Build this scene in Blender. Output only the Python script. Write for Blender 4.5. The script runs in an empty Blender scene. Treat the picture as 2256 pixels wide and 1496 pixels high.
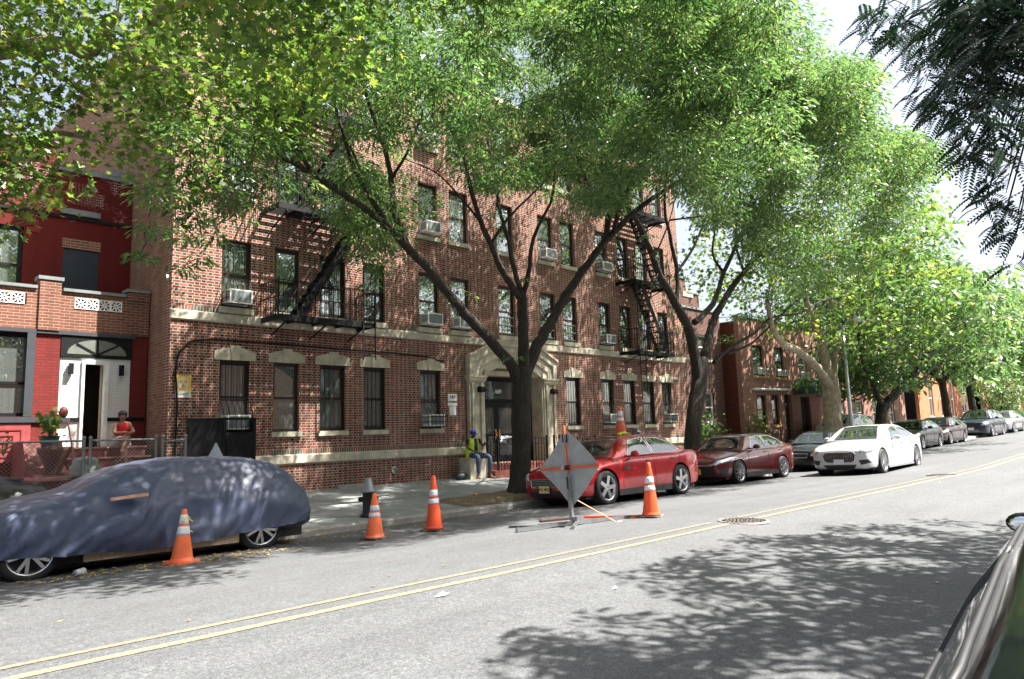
import bpy, bmesh, math, random
import numpy as np
from mathutils import Vector, Matrix
from mathutils.bvhtree import BVHTree
random.seed(7); RNG = np.random.default_rng(7)
S = bpy.context.scene; COL = S.collection; PI = math.pi; rad = math.radians

# ---------------------------------------------------------------- camera
FPX, YAW, PITCH, ROLL = 1600.857, 0.784264789, 0.130761253, -0.0312095817
CAM = Vector((-0.21025, -0.16127, 1.59400))
_f = Vector((math.sin(YAW)*math.cos(PITCH), math.cos(YAW)*math.cos(PITCH), math.sin(PITCH)))
_r0 = Vector((math.cos(YAW), -math.sin(YAW), 0)); _u0 = _r0.cross(_f)
CR = math.cos(ROLL)*_r0 + math.sin(ROLL)*_u0; CU = -math.sin(ROLL)*_r0 + math.cos(ROLL)*_u0; CF = _f
cam = bpy.data.cameras.new('camera'); camo = bpy.data.objects.new('camera', cam); COL.objects.link(camo)
cam.sensor_width = 36; cam.lens = 36*FPX/2256; cam.clip_start = .05; cam.clip_end = 2000
m = Matrix((CR, CU, -CF)).transposed().to_4x4(); m.translation = CAM; camo.matrix_world = m
S.camera = camo

# ---------------------------------------------------------------- light
SUNV = Vector((0.87, -1.0, 2.1)).normalized()
w = bpy.data.worlds.new('World'); S.world = w; w.use_nodes = True
nt = w.node_tree; bg = nt.nodes['Background']; sk = nt.nodes.new('ShaderNodeTexSky')
sk.sky_type = 'NISHITA'; sk.sun_disc = False; sk.sun_elevation = math.asin(SUNV.z)
sk.sun_rotation = math.atan2(SUNV.x, SUNV.y); sk.air_density = 1.0; sk.dust_density = 4.5; sk.ozone_density = 1.0
hs = nt.nodes.new('ShaderNodeHueSaturation'); hs.inputs['Saturation'].default_value = .6; nt.links.new(sk.outputs[0], hs.inputs['Color']); nt.links.new(hs.outputs[0], bg.inputs[0]); bg.inputs[1].default_value = 0.07
sl = bpy.data.lights.new('sun', 'SUN'); sl.energy = 5.0; sl.angle = rad(.55); sl.color = (1, .955, .88)
so = bpy.data.objects.new('sun', sl); COL.objects.link(so); so.rotation_euler = SUNV.to_track_quat('Z', 'Y').to_euler(); so.location = (0, 0, 30)
S.view_settings.view_transform = 'Standard'; S.view_settings.look = 'None'; S.view_settings.exposure = 2.14; S.view_settings.gamma = 1
S.cycles.max_bounces = 6; S.cycles.transparent_max_bounces = 8; S.cycles.use_denoising = True
S.cycles.sample_clamp_indirect = 6

# ---------------------------------------------------------------- pixel -> point helpers (plan measurements taken off the photograph)
def ray(x, y): return CR*((x-1128)/FPX) - CU*((y-748)/FPX) + CF
def YY(x, y, Y): d = ray(x, y); return CAM + d*((Y-CAM.y)/d.y)
def proj(P):
    v = Vector(P)-CAM; f = v.dot(CF)
    if f < .2: return (9999, 9999, f)
    return (1128+FPX*v.dot(CR)/f, 748-FPX*v.dot(CU)/f, f)
def road_z(y): return .19-.04*abs(y-5.62)
def rise(x): return .022*(min(x, 60)-24) if x > 24 else 0
def walk_z(y): return .08+(y-11.8)*.0465

# ---------------------------------------------------------------- materials
MT = {}
class NN:
    def __init__(s, name):
        s.m = bpy.data.materials.new(name); s.m.use_nodes = True; s.t = s.m.node_tree; s.n = s.t.nodes
        s.b = s.n['Principled BSDF']; s.out = s.n['Material Output']
    def node(s, ty, **kw):
        n = s.n.new(ty)
        for k, v in kw.items():
            if k.startswith('i_'): n.inputs[k[2:]].default_value = v
            else: setattr(n, k, v)
        return n
    def L(s, a, b): s.t.links.new(a, b)
    def M(s, op, a, b=None, c=None):
        n = s.n.new('ShaderNodeMath'); n.operation = op
        for i, v in enumerate((a, b, c)):
            if v is None: continue
            if isinstance(v, (int, float)): n.inputs[i].default_value = v
            else: s.L(v, n.inputs[i])
        return n.outputs[0]
    def mix(s, f, a, b, ty='MIX'):
        n = s.n.new('ShaderNodeMix'); n.data_type = 'RGBA'; n.blend_type = ty
        for i, v in ((0, f), (6, a), (7, b)):
            if isinstance(v, (int, float)): n.inputs[i].default_value = v
            elif isinstance(v, tuple): n.inputs[i].default_value = (*v[:3], 1)
            else: s.L(v, n.inputs[i])
        return n.outputs[2]
    def noise(s, scale, vec=None, detail=4, rough=.6):
        n = s.n.new('ShaderNodeTexNoise'); n.inputs['Scale'].default_value = scale; n.inputs['Detail'].default_value = detail; n.inputs['Roughness'].default_value = rough
        if vec is not None: s.L(vec, n.inputs['Vector'])
        return n.outputs[0]
    def ramp(s, f, stops):
        n = s.n.new('ShaderNodeValToRGB'); e = n.color_ramp.elements
        while len(e) < len(stops): e.new(.5)
        for i, (p, c) in enumerate(stops): e[i].position = p; e[i].color = (*c, 1)
        s.L(f, n.inputs[0]); return n.outputs[0]
    def obj(s): return s.node('ShaderNodeTexCoord').outputs['Object']
    def uv(s): return s.node('ShaderNodeTexCoord').outputs['UV']
    def bump(s, h, st=.4, d=.01):
        n = s.n.new('ShaderNodeBump'); n.inputs['Strength'].default_value = st; n.inputs['Distance'].default_value = d
        s.L(h, n.inputs['Height']); s.L(n.outputs[0], s.b.inputs['Normal'])
def mat(name, col, rough=.6, metal=0, var=.12, vs=6, bump=0, bs=40, coat=0, spec=.5, emis=None, dirt=None):
    if name in MT: return MT[name]
    g = NN(name); oc = g.obj(); nz = g.noise(vs, oc)
    a = tuple(c*(1-var) for c in col); b = tuple(min(1, c*(1+var)) for c in col)
    c = g.ramp(nz, [(.3, a), (.7, b)])
    if dirt:
        d = g.noise(2.3, oc, 8, .7); c = g.mix(g.ramp(d, [(.48, (0, 0, 0)), (.68, (dirt[3],)*3)]), c, dirt[:3])
    g.L(c, g.b.inputs['Base Color']); g.b.inputs['Roughness'].default_value = rough; g.b.inputs['Metallic'].default_value = metal
    g.b.inputs['Coat Weight'].default_value = coat; g.b.inputs['Coat Roughness'].default_value = .04; g.b.inputs['Specular IOR Level'].default_value = spec
    if bump: g.bump(g.noise(bs, oc, 6), bump, .01)
    if emis: g.b.inputs['Emission Color'].default_value = (*emis, 1); g.b.inputs['Emission Strength'].default_value = 1
    MT[name] = g.m; return g.m

def brick(name, s1, s2, s3, h1, h2, mort, flem=True, bw=.3125, ch=.0673, mv=.16, mh=.036, paint=None, dirt=.25):
    if name in MT: return MT[name]
    g = NN(name); uv = g.uv(); sp = g.node('ShaderNodeSeparateXYZ'); g.L(uv, sp.inputs[0]); u, v = sp.outputs[0], sp.outputs[1]
    rv = g.M('DIVIDE', v, ch); row = g.M('FLOOR', rv); fv = g.M('SUBTRACT', rv, row)
    u2 = g.M('ADD', g.M('DIVIDE', u, bw), g.M('MULTIPLY', g.M('MODULO', g.M('ADD', row, 1000), 2), .5)); cell = g.M('FLOOR', u2); fu = g.M('SUBTRACT', u2, cell)
    hd = g.M('GREATER_THAN', fu, .667) if flem else None
    mo = g.M('MAXIMUM', g.M('LESS_THAN', fv, mv), g.M('LESS_THAN', fu, mh))
    if flem: mo = g.M('MAXIMUM', mo, g.M('LESS_THAN', g.M('ABSOLUTE', g.M('SUBTRACT', fu, .667)), mh/2))
    idx = g.M('ADD', g.M('MULTIPLY', cell, 2), hd) if flem else cell
    cv = g.node('ShaderNodeCombineXYZ'); g.L(idx, cv.inputs[0]); g.L(row, cv.inputs[1])
    wn = g.node('ShaderNodeTexWhiteNoise', noise_dimensions='2D'); g.L(cv.outputs[0], wn.inputs['Vector']); r = wn.outputs['Value']
    c = g.ramp(r, [(0, s1), (.55, s2), (1, s3)])
    if flem: c = g.mix(hd, c, g.ramp(r, [(0, h1), (.8, h2), (1, s1)]))
    c = g.mix(mo, c, mort)
    oc = g.obj(); big = g.noise(.9, oc, 6, .65)
    if paint:
        pk = g.ramp(g.noise(paint[1], oc, 8, .75), [(paint[2], (0, 0, 0)), (paint[2]+.05, (1, 1, 1))])
        if len(paint) > 3: pk = g.M('MAXIMUM', pk, g.M('LESS_THAN', v, paint[3]))
        c = g.mix(pk, c, paint[0])
    c = g.mix(dirt, c, g.ramp(big, [(.3, (.35, .33, .3)), (.65, (1, 1, 1))]), 'MULTIPLY')
    mpz = g.node('ShaderNodeMapping'); mpz.inputs['Scale'].default_value = (1.6, 1.6, .12); g.L(oc, mpz.inputs[0]); c = g.mix(dirt*1.5, c, g.ramp(g.noise(1.3, mpz.outputs[0], 6, .7), [(.35, (.5, .47, .44)), (.58, (1, 1, 1))]), 'MULTIPLY')
    fine = g.noise(55, oc, 3); c = g.mix(.25, c, g.ramp(fine, [(.3, (.5, .5, .5)), (.7, (1, 1, 1))]), 'MULTIPLY')
    g.L(c, g.b.inputs['Base Color']); g.b.inputs['Roughness'].default_value = .85; g.b.inputs['Specular IOR Level'].default_value = .25
    h = g.M('ADD', g.M('SUBTRACT', 1, mo), g.M('MULTIPLY', fine, .4)); g.bump(h, .5, .006)
    MT[name] = g.m; return g.m
BRK = brick('brick_flemish', (.19, .045, .030), (.255, .068, .044), (.31, .12, .075), (.022, .027, .024), (.065, .066, .055), (.57, .51, .42))
BRK_SIDE = brick('brick_common_tan', (.20, .10, .06), (.26, .14, .085), (.16, .07, .045), (.05, .045, .04), (.05, .045, .04), (.30, .25, .2), flem=False, bw=.21)
BRK_PORCH = brick('brick_porch', (.19, .07, .043), (.23, .09, .056), (.16, .055, .037), (0, 0, 0), (0, 0, 0), (.42, .35, .28), flem=False, bw=.215)
BRK_RED = brick('brick_painted_red', (.15, .02, .014), (.17, .024, .016), (.13, .017, .012), (.08, .012, .012), (.12, .02, .015), (.5, .45, .42), paint=((.12, .011, .008), 1.6, .42, 7.25))
BRK_REDP = brick('brick_red_paint_full', (.17, .024, .022), (.19, .028, .024), (.15, .022, .02), (0, 0, 0), (0, 0, 0), (.11, .016, .014), flem=False, bw=.21, paint=((.5, .35, .32), 9, .69), dirt=.15)
BRK_WHITE = brick('brick_painted_white', (.76, .78, .78), (.8, .82, .82), (.74, .76, .76), (0, 0, 0), (0, 0, 0), (.66, .68, .68), flem=False, bw=.21, dirt=.12)
BRK_DARK = brick('brick_dark', (.12, .035, .025), (.16, .05, .035), (.09, .03, .025), (.02, .02, .02), (.05, .04, .035), (.36, .3, .26))
BRK_MAROON = brick('brick_maroon', (.12, .028, .02), (.15, .036, .026), (.1, .025, .02), (0, 0, 0), (0, 0, 0), (.13, .06, .05), flem=False, bw=.21)
BRK_PINK = brick('brick_rose', (.3, .13, .1), (.36, .17, .13), (.25, .1, .08), (0, 0, 0), (0, 0, 0), (.5, .42, .36), flem=False, bw=.21)
BRK_ORANGE = brick('brick_orange', (.5, .17, .08), (.55, .2, .1), (.46, .15, .07), (0, 0, 0), (0, 0, 0), (.5, .3, .2), flem=False, bw=.21)

def stone_mat(name, col, joints=0, vj=0):
    g = NN(name); oc = g.obj(); c = g.ramp(g.noise(3, oc, 7, .7), [(.3, tuple(x*.55 for x in col)), (.6, col), (.8, tuple(min(1, x*1.1) for x in col))])
    c = g.mix(.35, c, g.ramp(g.noise(90, oc, 2), [(.3, (.6, .6, .6)), (.7, (1, 1, 1))]), 'MULTIPLY')
    if joints:
        sp = g.node('ShaderNodeSeparateXYZ'); g.L(oc, sp.inputs[0]); j = g.M('LESS_THAN', g.M('FRACT', g.M('DIVIDE', g.M('ADD', sp.outputs[0], 100), joints)), .008/joints)
        c = g.mix(j, c, tuple(x*.3 for x in col))
    g.L(c, g.b.inputs['Base Color']); g.b.inputs['Roughness'].default_value = .85; g.bump(g.noise(30, oc, 5), .25, .01)
    MT[name] = g.m; return g.m
STONE = stone_mat('limestone', (.60, .55, .43)); BELT = stone_mat('limestone_belt', (.58, .53, .42), 1.32)
CONC = stone_mat('concrete', (.36, .35, .32)); GREYSTONE = stone_mat('grey_coping', (.22, .24, .24))
WHITE = mat('white_paint', (.78, .79, .78), .45, dirt=(.4, .38, .33, .35)); BLACK = mat('black_paint', (.007, .008, .009), .6, var=.3, spec=.2)
IRON = mat('black_iron', (.006, .0065, .0075), .55, var=.4, bump=.2, spec=.25); DKBROWN = mat('dark_brown_frame', (.03, .018, .014), .4, var=.3)
DARK = mat('dark_interior', (.006, .006, .007), .9, var=.1); STEEL = mat('galvanised_steel', (.38, .4, .41), .35, .9, var=.2)
BROWNPAINT = mat('brick_red_floor_paint', (.22, .06, .045), .7, dirt=(.4, .25, .2, .5)); RUBBER = mat('rubber', (.018, .018, .018), .75, var=.3)
CHROME = mat('chrome', (.75, .76, .78), .08, 1, var=.03); ALLOY = mat('alloy', (.5, .51, .53), .25, .9, var=.06)
def glass_mat(name, tint=.6, refl=.1, rough=.01):
    g = NN(name); g.n.remove(g.b); tr = g.node('ShaderNodeBsdfTransparent'); tr.inputs[0].default_value = (tint*.93, tint, tint*.96, 1)
    gl = g.node('ShaderNodeBsdfGlossy'); gl.inputs['Roughness'].default_value = rough; gl.inputs[0].default_value = (.95, .98, 1, 1)
    fr = g.node('ShaderNodeFresnel'); fr.inputs[0].default_value = 1.5; nz = g.noise(1.7, g.obj(), 2)
    bp = g.node('ShaderNodeBump', i_Strength=.25, i_Distance=.01); g.L(nz, bp.inputs['Height']); g.L(bp.outputs[0], gl.inputs['Normal'])
    mx = g.node('ShaderNodeMixShader'); g.L(g.M('MINIMUM', g.M('ADD', g.M('MULTIPLY', fr.outputs[0], 1.6), refl), 1), mx.inputs[0])
    df = g.node('ShaderNodeBsdfDiffuse'); df.inputs[0].default_value = (.5, .56, .53, 1); m0 = g.node('ShaderNodeMixShader'); m0.inputs[0].default_value = .2; g.L(tr.outputs[0], m0.inputs[1]); g.L(df.outputs[0], m0.inputs[2])
    g.L(m0.outputs[0], mx.inputs[1]); g.L(gl.outputs[0], mx.inputs[2]); g.L(mx.outputs[0], g.out.inputs[0]); MT[name] = g.m; return g.m
PANE = glass_mat('window_glass', .85, .24)
def blind_mat(name, col, axis=0, per=.09):
    g = NN(name); oc = g.obj(); sp = g.node('ShaderNodeSeparateXYZ'); g.L(oc, sp.inputs[0])
    f = g.M('FRACT', g.M('DIVIDE', sp.outputs[axis], per)); k = g.M('ABSOLUTE', g.M('SUBTRACT', f, .5))
    c = g.ramp(k, [(0, col), (.38, tuple(x*.8 for x in col)), (.5, tuple(x*.25 for x in col))])
    g.L(c, g.b.inputs['Base Color']); g.b.inputs['Roughness'].default_value = .8; g.bump(k, .4, .02); MT[name] = g.m; return g.m
BLINDS = [blind_mat('vertical_blind', (.74, .79, .72), 0, .075), blind_mat('slatted_blind', (.75, .73, .64), 2, .05), blind_mat('curtain', (.8, .8, .76), 0, .13), blind_mat('dim_curtain', (.55, .6, .57), 0, .16)]

# ---------------------------------------------------------------- mesh helpers
def tag(o, label=None, cat=None, group=None, kind=None):
    if label: o['label'] = label
    if cat: o['category'] = cat
    if group: o['group'] = group
    if kind: o['kind'] = kind
    return o
def link(name, me, mats, parent=None, smooth=False):
    o = bpy.data.objects.new(name, me); COL.objects.link(o)
    for mm in (mats if isinstance(mats, (list, tuple)) else [mats]): me.materials.append(mm)
    if smooth: me.polygons.foreach_set('use_smooth', [True]*len(me.polygons))
    if parent is not None:
        o.parent = parent
    return o
def empty(name, loc=(0, 0, 0), rz=0, **kw):
    o = bpy.data.objects.new(name, None); COL.objects.link(o); o.location = loc; o.rotation_euler = (0, 0, rz); o.empty_display_size = .2
    return tag(o, **kw)
class MB:
    def __init__(s, org=(0, 0, 0)): s.v = []; s.f = []; s.mi = []; s.o = Vector(org); s.cm = 0
    def add(s, vs, fs):
        n = len(s.v); s.v += [tuple(Vector(p)-s.o) for p in vs]; s.f += [tuple(i+n for i in f) for f in fs]; s.mi += [s.cm]*len(fs); return s
    def box(s, a, b, M=None):
        x0, y0, z0 = a; x1, y1, z1 = b
        vs = [Vector(p) for p in ((x0,y0,z0),(x1,y0,z0),(x1,y1,z0),(x0,y1,z0),(x0,y0,z1),(x1,y0,z1),(x1,y1,z1),(x0,y1,z1))]
        if M is not None: vs = [M @ p for p in vs]
        return s.add(vs, [(0,3,2,1),(4,5,6,7),(0,1,5,4),(1,2,6,5),(2,3,7,6),(3,0,4,7)])
    def bar(s, a, b, wx, wz=None, up=(0, 0, 1)):
        a, b = Vector(a), Vector(b); wz = wz or wx; d = (b-a); L = d.length
        if L < 1e-6: return s
        d.normalize(); up = Vector(up)
        if abs(d.dot(up)) > .97: up = Vector((0, 1, 0)) if abs(d.y) < .9 else Vector((1, 0, 0))
        sx = d.cross(up).normalized()*wx/2; sz = sx.cross(d).normalized()*wz/2
        vs = [a-sx-sz, a+sx-sz, a+sx+sz, a-sx+sz, b-sx-sz, b+sx-sz, b+sx+sz, b-sx+sz]
        return s.add(vs, [(0,1,2,3),(7,6,5,4),(0,4,5,1),(1,5,6,2),(2,6,7,3),(3,7,4,0)])
    def tube(s, pts, r, n=6, cap=True):
        pts = [Vector(p) for p in pts]; r = r if isinstance(r, (list, tuple)) else [r]*len(pts); vs = []; fs = []; ref = None
        for i, p in enumerate(pts):
            t = (pts[min(i+1, len(pts)-1)]-pts[max(i-1, 0)]).normalized()
            if ref is None: ref = Vector((1, 0, 0)) if abs(t.x) < .8 else Vector((0, 1, 0))
            a = (ref-t*ref.dot(t)).normalized(); ref = a; b = t.cross(a)
            vs += [p+(a*math.cos(2*PI*k/n)+b*math.sin(2*PI*k/n))*r[i] for k in range(n)]
        for i in range(len(pts)-1):
            for k in range(n): k2 = (k+1) % n; fs.append((i*n+k, i*n+k2, (i+1)*n+k2, (i+1)*n+k))
        if cap: fs.append(tuple(range(n))[::-1]); fs.append(tuple((len(pts)-1)*n+k for k in range(n)))
        return s.add(vs, fs)
    def lathe(s, prof, c=(0, 0, 0), n=24, axis='Z', M=None, cap=True):
        vs = []; fs = []; c = Vector(c)
        for r, h in prof:
            for k in range(n):
                a = 2*PI*k/n; p = (r*math.cos(a), r*math.sin(a), h)
                if axis == 'Y': p = (p[0], h, p[1])
                if axis == 'X': p = (h, p[0], p[1])
                p = Vector(p)
                if M is not None: p = M @ p
                vs.append(c+p)
        for i in range(len(prof)-1):
            for k in range(n): k2 = (k+1) % n; fs.append((i*n+k, i*n+k2, (i+1)*n+k2, (i+1)*n+k))
        if cap and prof[0][0] > 1e-4: fs.append(tuple(range(n))[::-1])
        if cap and prof[-1][0] > 1e-4: fs.append(tuple((len(prof)-1)*n+k for k in range(n)))
        return s.add(vs, fs)
    def prism(s, poly, a0, a1, plane='XZ'):
        """poly of 2D points extruded between a0 and a1 along the third axis"""
        n = len(poly)
        def P(p, a): return (p[0], a, p[1]) if plane == 'XZ' else ((a, p[0], p[1]) if plane == 'YZ' else (p[0], p[1], a))
        vs = [P(p, a0) for p in poly]+[P(p, a1) for p in poly]
        fs = [tuple(range(n)), tuple(range(2*n-1, n-1, -1))]+[(i, n+i, n+(i+1) % n, (i+1) % n) for i in range(n)]
        return s.add(vs, fs)
    def ell(s, c, r, n=12, M=None, m=None):
        m = m or max(5, n//2); prof = [(math.sin(PI*i/m), -math.cos(PI*i/m)) for i in range(m+1)]; vs = []; fs = []
        for a, h in prof:
            for k in range(n):
                p = Vector((a*math.cos(2*PI*k/n)*r[0], a*math.sin(2*PI*k/n)*r[1], h*r[2]))
                if M is not None: p = M @ p
                vs.append(Vector(c)+p)
        for i in range(m):
            for k in range(n): k2 = (k+1) % n; fs.append((i*n+k, i*n+k2, (i+1)*n+k2, (i+1)*n+k))
        return s.add(vs, fs)
    def wall(s, x0, x1, z0, z1, y, t, holes, axis='x', rev=None):
        """wall sheet in plane y facing -y (axis x) or in plane x (axis y, facing -x), with real openings and reveals of depth rev; back face at t"""
        rev = rev or t
        xs = sorted({x0, x1} | {h[0] for h in holes} | {h[1] for h in holes}); zs = sorted({z0, z1} | {h[2] for h in holes} | {h[3] for h in holes})
        xs = [q for q in xs if x0 <= q <= x1]; zs = [q for q in zs if z0 <= q <= z1]
        P = (lambda a, d, z: (a, y+d, z)) if axis == 'x' else (lambda a, d, z: (y+d, a, z))
        for i in range(len(xs)-1):
            for j in range(len(zs)-1):
                cx, cz = (xs[i]+xs[i+1])/2, (zs[j]+zs[j+1])/2
                if any(h[0] < cx < h[1] and h[2] < cz < h[3] for h in holes): continue
                q = [P(xs[i], 0, zs[j]), P(xs[i+1], 0, zs[j]), P(xs[i+1], 0, zs[j+1]), P(xs[i], 0, zs[j+1])]
                s.add(q, [(0, 1, 2, 3)])
                s.add([P(xs[i], t, zs[j]), P(xs[i+1], t, zs[j]), P(xs[i+1], t, zs[j+1]), P(xs[i], t, zs[j+1])], [(3, 2, 1, 0)])
        for h in holes:
            a, b, c, d = h[:4]
            for (p, q) in (((a, c), (a, d)), ((a, d), (b, d)), ((b, d), (b, c)), ((b, c), (a, c))):
                s.add([P(p[0], 0, p[1]), P(q[0], 0, q[1]), P(q[0], t, q[1]), P(p[0], t, p[1])], [(0, 1, 2, 3)])
        s.add([P(x0, 0, z1), P(x1, 0, z1), P(x1, t, z1), P(x0, t, z1)], [(0, 1, 2, 3)])
        s.add([P(x0, 0, z0), P(x0, t, z0), P(x0, t, z1), P(x0, 0, z1)], [(0, 1, 2, 3)]); s.add([P(x1, 0, z0), P(x1, t, z0), P(x1, t, z1), P(x1, 0, z1)], [(3, 2, 1, 0)])
        return s
    def build(s, name, mats, parent=None, smooth=False, uv=False):
        me = bpy.data.meshes.new(name); me.from_pydata(s.v, [], s.f)
        o = link(name, me, mats, parent, smooth)
        if any(s.mi): me.polygons.foreach_set('material_index', s.mi)
        if uv:
            ul = me.uv_layers.new(name='UVMap'); dat = []
            for p in me.polygons:
                nx, ny, nz = (abs(q) for q in p.normal)
                for li in p.loop_indices:
                    c = me.vertices[me.loops[li].vertex_index].co+s.o
                    dat += [c.y, c.z] if (nx > ny and nx > nz) else ([c.x, c.z] if ny >= nz else [c.x, c.y])
            ul.data.foreach_set('uv', dat)
        me.update(); return o
def text(name, body, size, M, m, parent=None, depth=.004, align='CENTER', bold=0):
    c = bpy.data.curves.new(name, 'FONT'); c.body = body; c.size = size; c.align_x = align; c.align_y = 'CENTER'; c.extrude = depth; c.offset = bold
    o = bpy.data.objects.new(name, c); me = bpy.data.meshes.new_from_object(o); bpy.data.objects.remove(o)
    for v in me.vertices: v.co = M @ v.co
    me.materials.clear(); return link(name, me, m, parent)
def FACE(x, y, z): return Matrix(((1, 0, 0, x), (0, 0, -1, y), (0, 1, 0, z), (0, 0, 0, 1)))   # text standing in the street-facing plane
# ---------------------------------------------------------------- ground, road, pavement
def asphalt():
    g = NN('asphalt'); oc = g.obj(); a = g.M('ADD', g.M('MULTIPLY', g.noise(70, oc, 2, .8), .6), g.M('MULTIPLY', g.noise(26, oc, 3, .8), .4)); b = g.noise(.35, oc, 5); d = g.noise(3.5, oc, 6, .7)
    c = g.ramp(a, [(.36, (.042, .046, .05)), (.5, (.088, .092, .097)), (.64, (.17, .174, .178))])
    c = g.mix(.55, c, g.ramp(b, [(.3, (.72, .72, .73)), (.7, (1, 1, 1))]), 'MULTIPLY'); c = g.mix(.3, c, g.ramp(d, [(.35, (.65, .65, .65)), (.6, (1, 1, 1))]), 'MULTIPLY')
    tr_ = g.node('ShaderNodeSeparateXYZ'); g.L(oc, tr_.inputs[0]); mpv = g.node('ShaderNodeMapping'); mpv.inputs['Scale'].default_value = (.05, 1.6, 1); g.L(oc, mpv.inputs[0])
    c = g.mix(.55, c, g.ramp(g.noise(1.0, mpv.outputs[0], 5, .6), [(.35, (.68, .68, .69)), (.6, (1, 1, 1))]), 'MULTIPLY')
    st = g.ramp(g.noise(1.1, oc, 7, .8), [(.58, (0, 0, 0)), (.7, (.6, .6, .6))]); c = g.mix(st, c, (.045, .045, .047))
    vo = g.node('ShaderNodeTexVoronoi', feature='DISTANCE_TO_EDGE'); vo.inputs['Scale'].default_value = .13; nz = g.node('ShaderNodeTexNoise'); nz.inputs['Scale'].default_value = 1.1; nz.inputs['Detail'].default_value = 8; g.L(oc, nz.inputs['Vector'])
    vm = g.node('ShaderNodeVectorMath', operation='ADD'); sc = g.node('ShaderNodeVectorMath', operation='SCALE'); sc.inputs['Scale'].default_value = 1.3; g.L(nz.outputs['Color'], sc.inputs[0]); g.L(oc, vm.inputs[0]); g.L(sc.outputs[0], vm.inputs[1]); g.L(vm.outputs[0], vo.inputs['Vector'])
    c = g.mix(g.M('MULTIPLY', g.M('LESS_THAN', vo.outputs['Distance'], .0009), .35), c, (.05, .05, .05))
    g.L(c, g.b.inputs['Base Color']); g.b.inputs['Roughness'].default_value = .8; g.bump(a, .45, .006); return g.m
def pavement():
    g = NN('pavement'); oc = g.obj(); sp = g.node('ShaderNodeSeparateXYZ'); g.L(oc, sp.inputs[0])
    j = g.M('MAXIMUM', g.M('LESS_THAN', g.M('FRACT', g.M('DIVIDE', g.M('ADD', sp.outputs[0], 101.2), 1.5)), .009), g.M('LESS_THAN', g.M('FRACT', g.M('DIVIDE', g.M('ADD', sp.outputs[1], 100.6), 1.45)), .009))
    fl = g.node('ShaderNodeCombineXYZ'); g.L(g.M('FLOOR', g.M('DIVIDE', g.M('ADD', sp.outputs[0], 101.2), 1.5)), fl.inputs[0]); g.L(g.M('FLOOR', g.M('DIVIDE', g.M('ADD', sp.outputs[1], 100.6), 1.45)), fl.inputs[1])
    wn = g.node('ShaderNodeTexWhiteNoise', noise_dimensions='2D'); g.L(fl.outputs[0], wn.inputs['Vector'])
    c = g.ramp(g.noise(2.2, oc, 8, .7), [(.25, (.19, .20, .20)), (.6, (.29, .30, .29)), (.8, (.36, .365, .35))]); c = g.mix(.5, c, g.ramp(wn.outputs['Value'], [(0, (.72, .74, .75)), (1, (1, 1, 1))]), 'MULTIPLY')
    c = g.mix(.4, c, g.ramp(g.noise(80, oc, 3), [(.35, (.6, .6, .6)), (.6, (1, 1, 1))]), 'MULTIPLY'); c = g.mix(j, c, (.06, .06, .055))
    g.L(c, g.b.inputs['Base Color']); g.b.inputs['Roughness'].default_value = .8; g.bump(g.noise(60, oc, 4), .25, .005); return g.m
ASPH, PAVE = asphalt(), pavement()
def sheet(name, rows, x0, x1, m, nx=160, kind='structure'):
    """a sheet along the street; rows are (y, z)"""
    mb = MB(); xs = [x0+(x1-x0)*i/nx for i in range(nx+1)]; vs = [(x, y, z+rise(x)) for x in xs for y, z in rows]; n = len(rows)
    mb.add(vs, [(i*n+j, (i+1)*n+j, (i+1)*n+j+1, i*n+j+1) for i in range(nx) for j in range(n-1)])
    o = mb.build(name, m); tag(o, kind=kind); return o
XL, XR = -60, 420
sheet('road', [(y, road_z(y)) for y in (-1.7, 0, 1.5, 3, 4.5, 5.3, 5.62, 6, 7, 9, 10.5, 11.82)], XL, XR, ASPH)
sheet('pavement', [(11.8, .075), (13, walk_z(13)), (15, walk_z(15)), (17.3, walk_z(17.3)), (21, walk_z(17.6))], XL, XR, PAVE)
sheet('near_pavement', [(-6.5, .2), (-1.85, .05)], XL, XR, PAVE)
tag(MB().add([(-400, -400, -.45), (900, -400, -.45), (900, 400, -.45), (-400, 400, -.45)], [(0, 1, 2, 3)]).build('ground', mat('far_ground', (.12, .12, .1), .9)), kind='structure')
def kerbs():
    mb = MB(); g = stone_mat('kerb_stone', (.34, .33, .30), 1.83); x = XL
    while x < XR:
        L = random.uniform(1.7, 2.1) if x < 60 else 20; dz = random.uniform(-.006, .006)+rise(x+1); dy = random.uniform(-.012, .012)
        mb.prism([(11.64+dy, -.3), (11.64+dy, .045+dz), (11.67+dy, .083+dz), (11.8, .089+dz), (11.8, -.3)], x+.004, x+L-.004, 'YZ'); x += L
    tag(mb.build('kerb', g), kind='structure')
    tag(MB().box((XL, -1.87, -.3), (XR, -1.70, .055)).build('near_kerb', g), kind='structure')
kerbs()
def yellow():
    g = NN('road_paint_yellow'); oc = g.obj(); k = g.ramp(g.noise(30, oc, 5, .85), [(.45, (0, 0, 0)), (.58, (1, 1, 1))])
    c = g.mix(k, (.11, .108, .10), (.27, .21, .11)); g.L(c, g.b.inputs['Base Color']); g.b.inputs['Roughness'].default_value = .7
    for dy in (-.15, .15):
        mb = MB(); xs = np.arange(-30, 300, 1.0); vs = []; fs = []; n = 0
        for (a, b) in ((-30, 9.85), (10.65, 21.5), (22.0, 300)):
            xs = np.linspace(a, b, max(2, int((b-a)/1.2)))
            for x in xs:
                j = math.sin(x*2.1)*.006+math.sin(x*.7)*.01
                for e in (-.045, .045):
                    y = 5.60+dy+e+j; vs.append((x, y, road_z(y)+.005+rise(x)))
            for i in range(len(xs)-1): k0 = n+2*i; fs.append((k0, k0+2, k0+3, k0+1))
            n += 2*len(xs)
        mb.add(vs, fs); tag(mb.build('yellow_line', g.m), kind='structure')
yellow()
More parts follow.
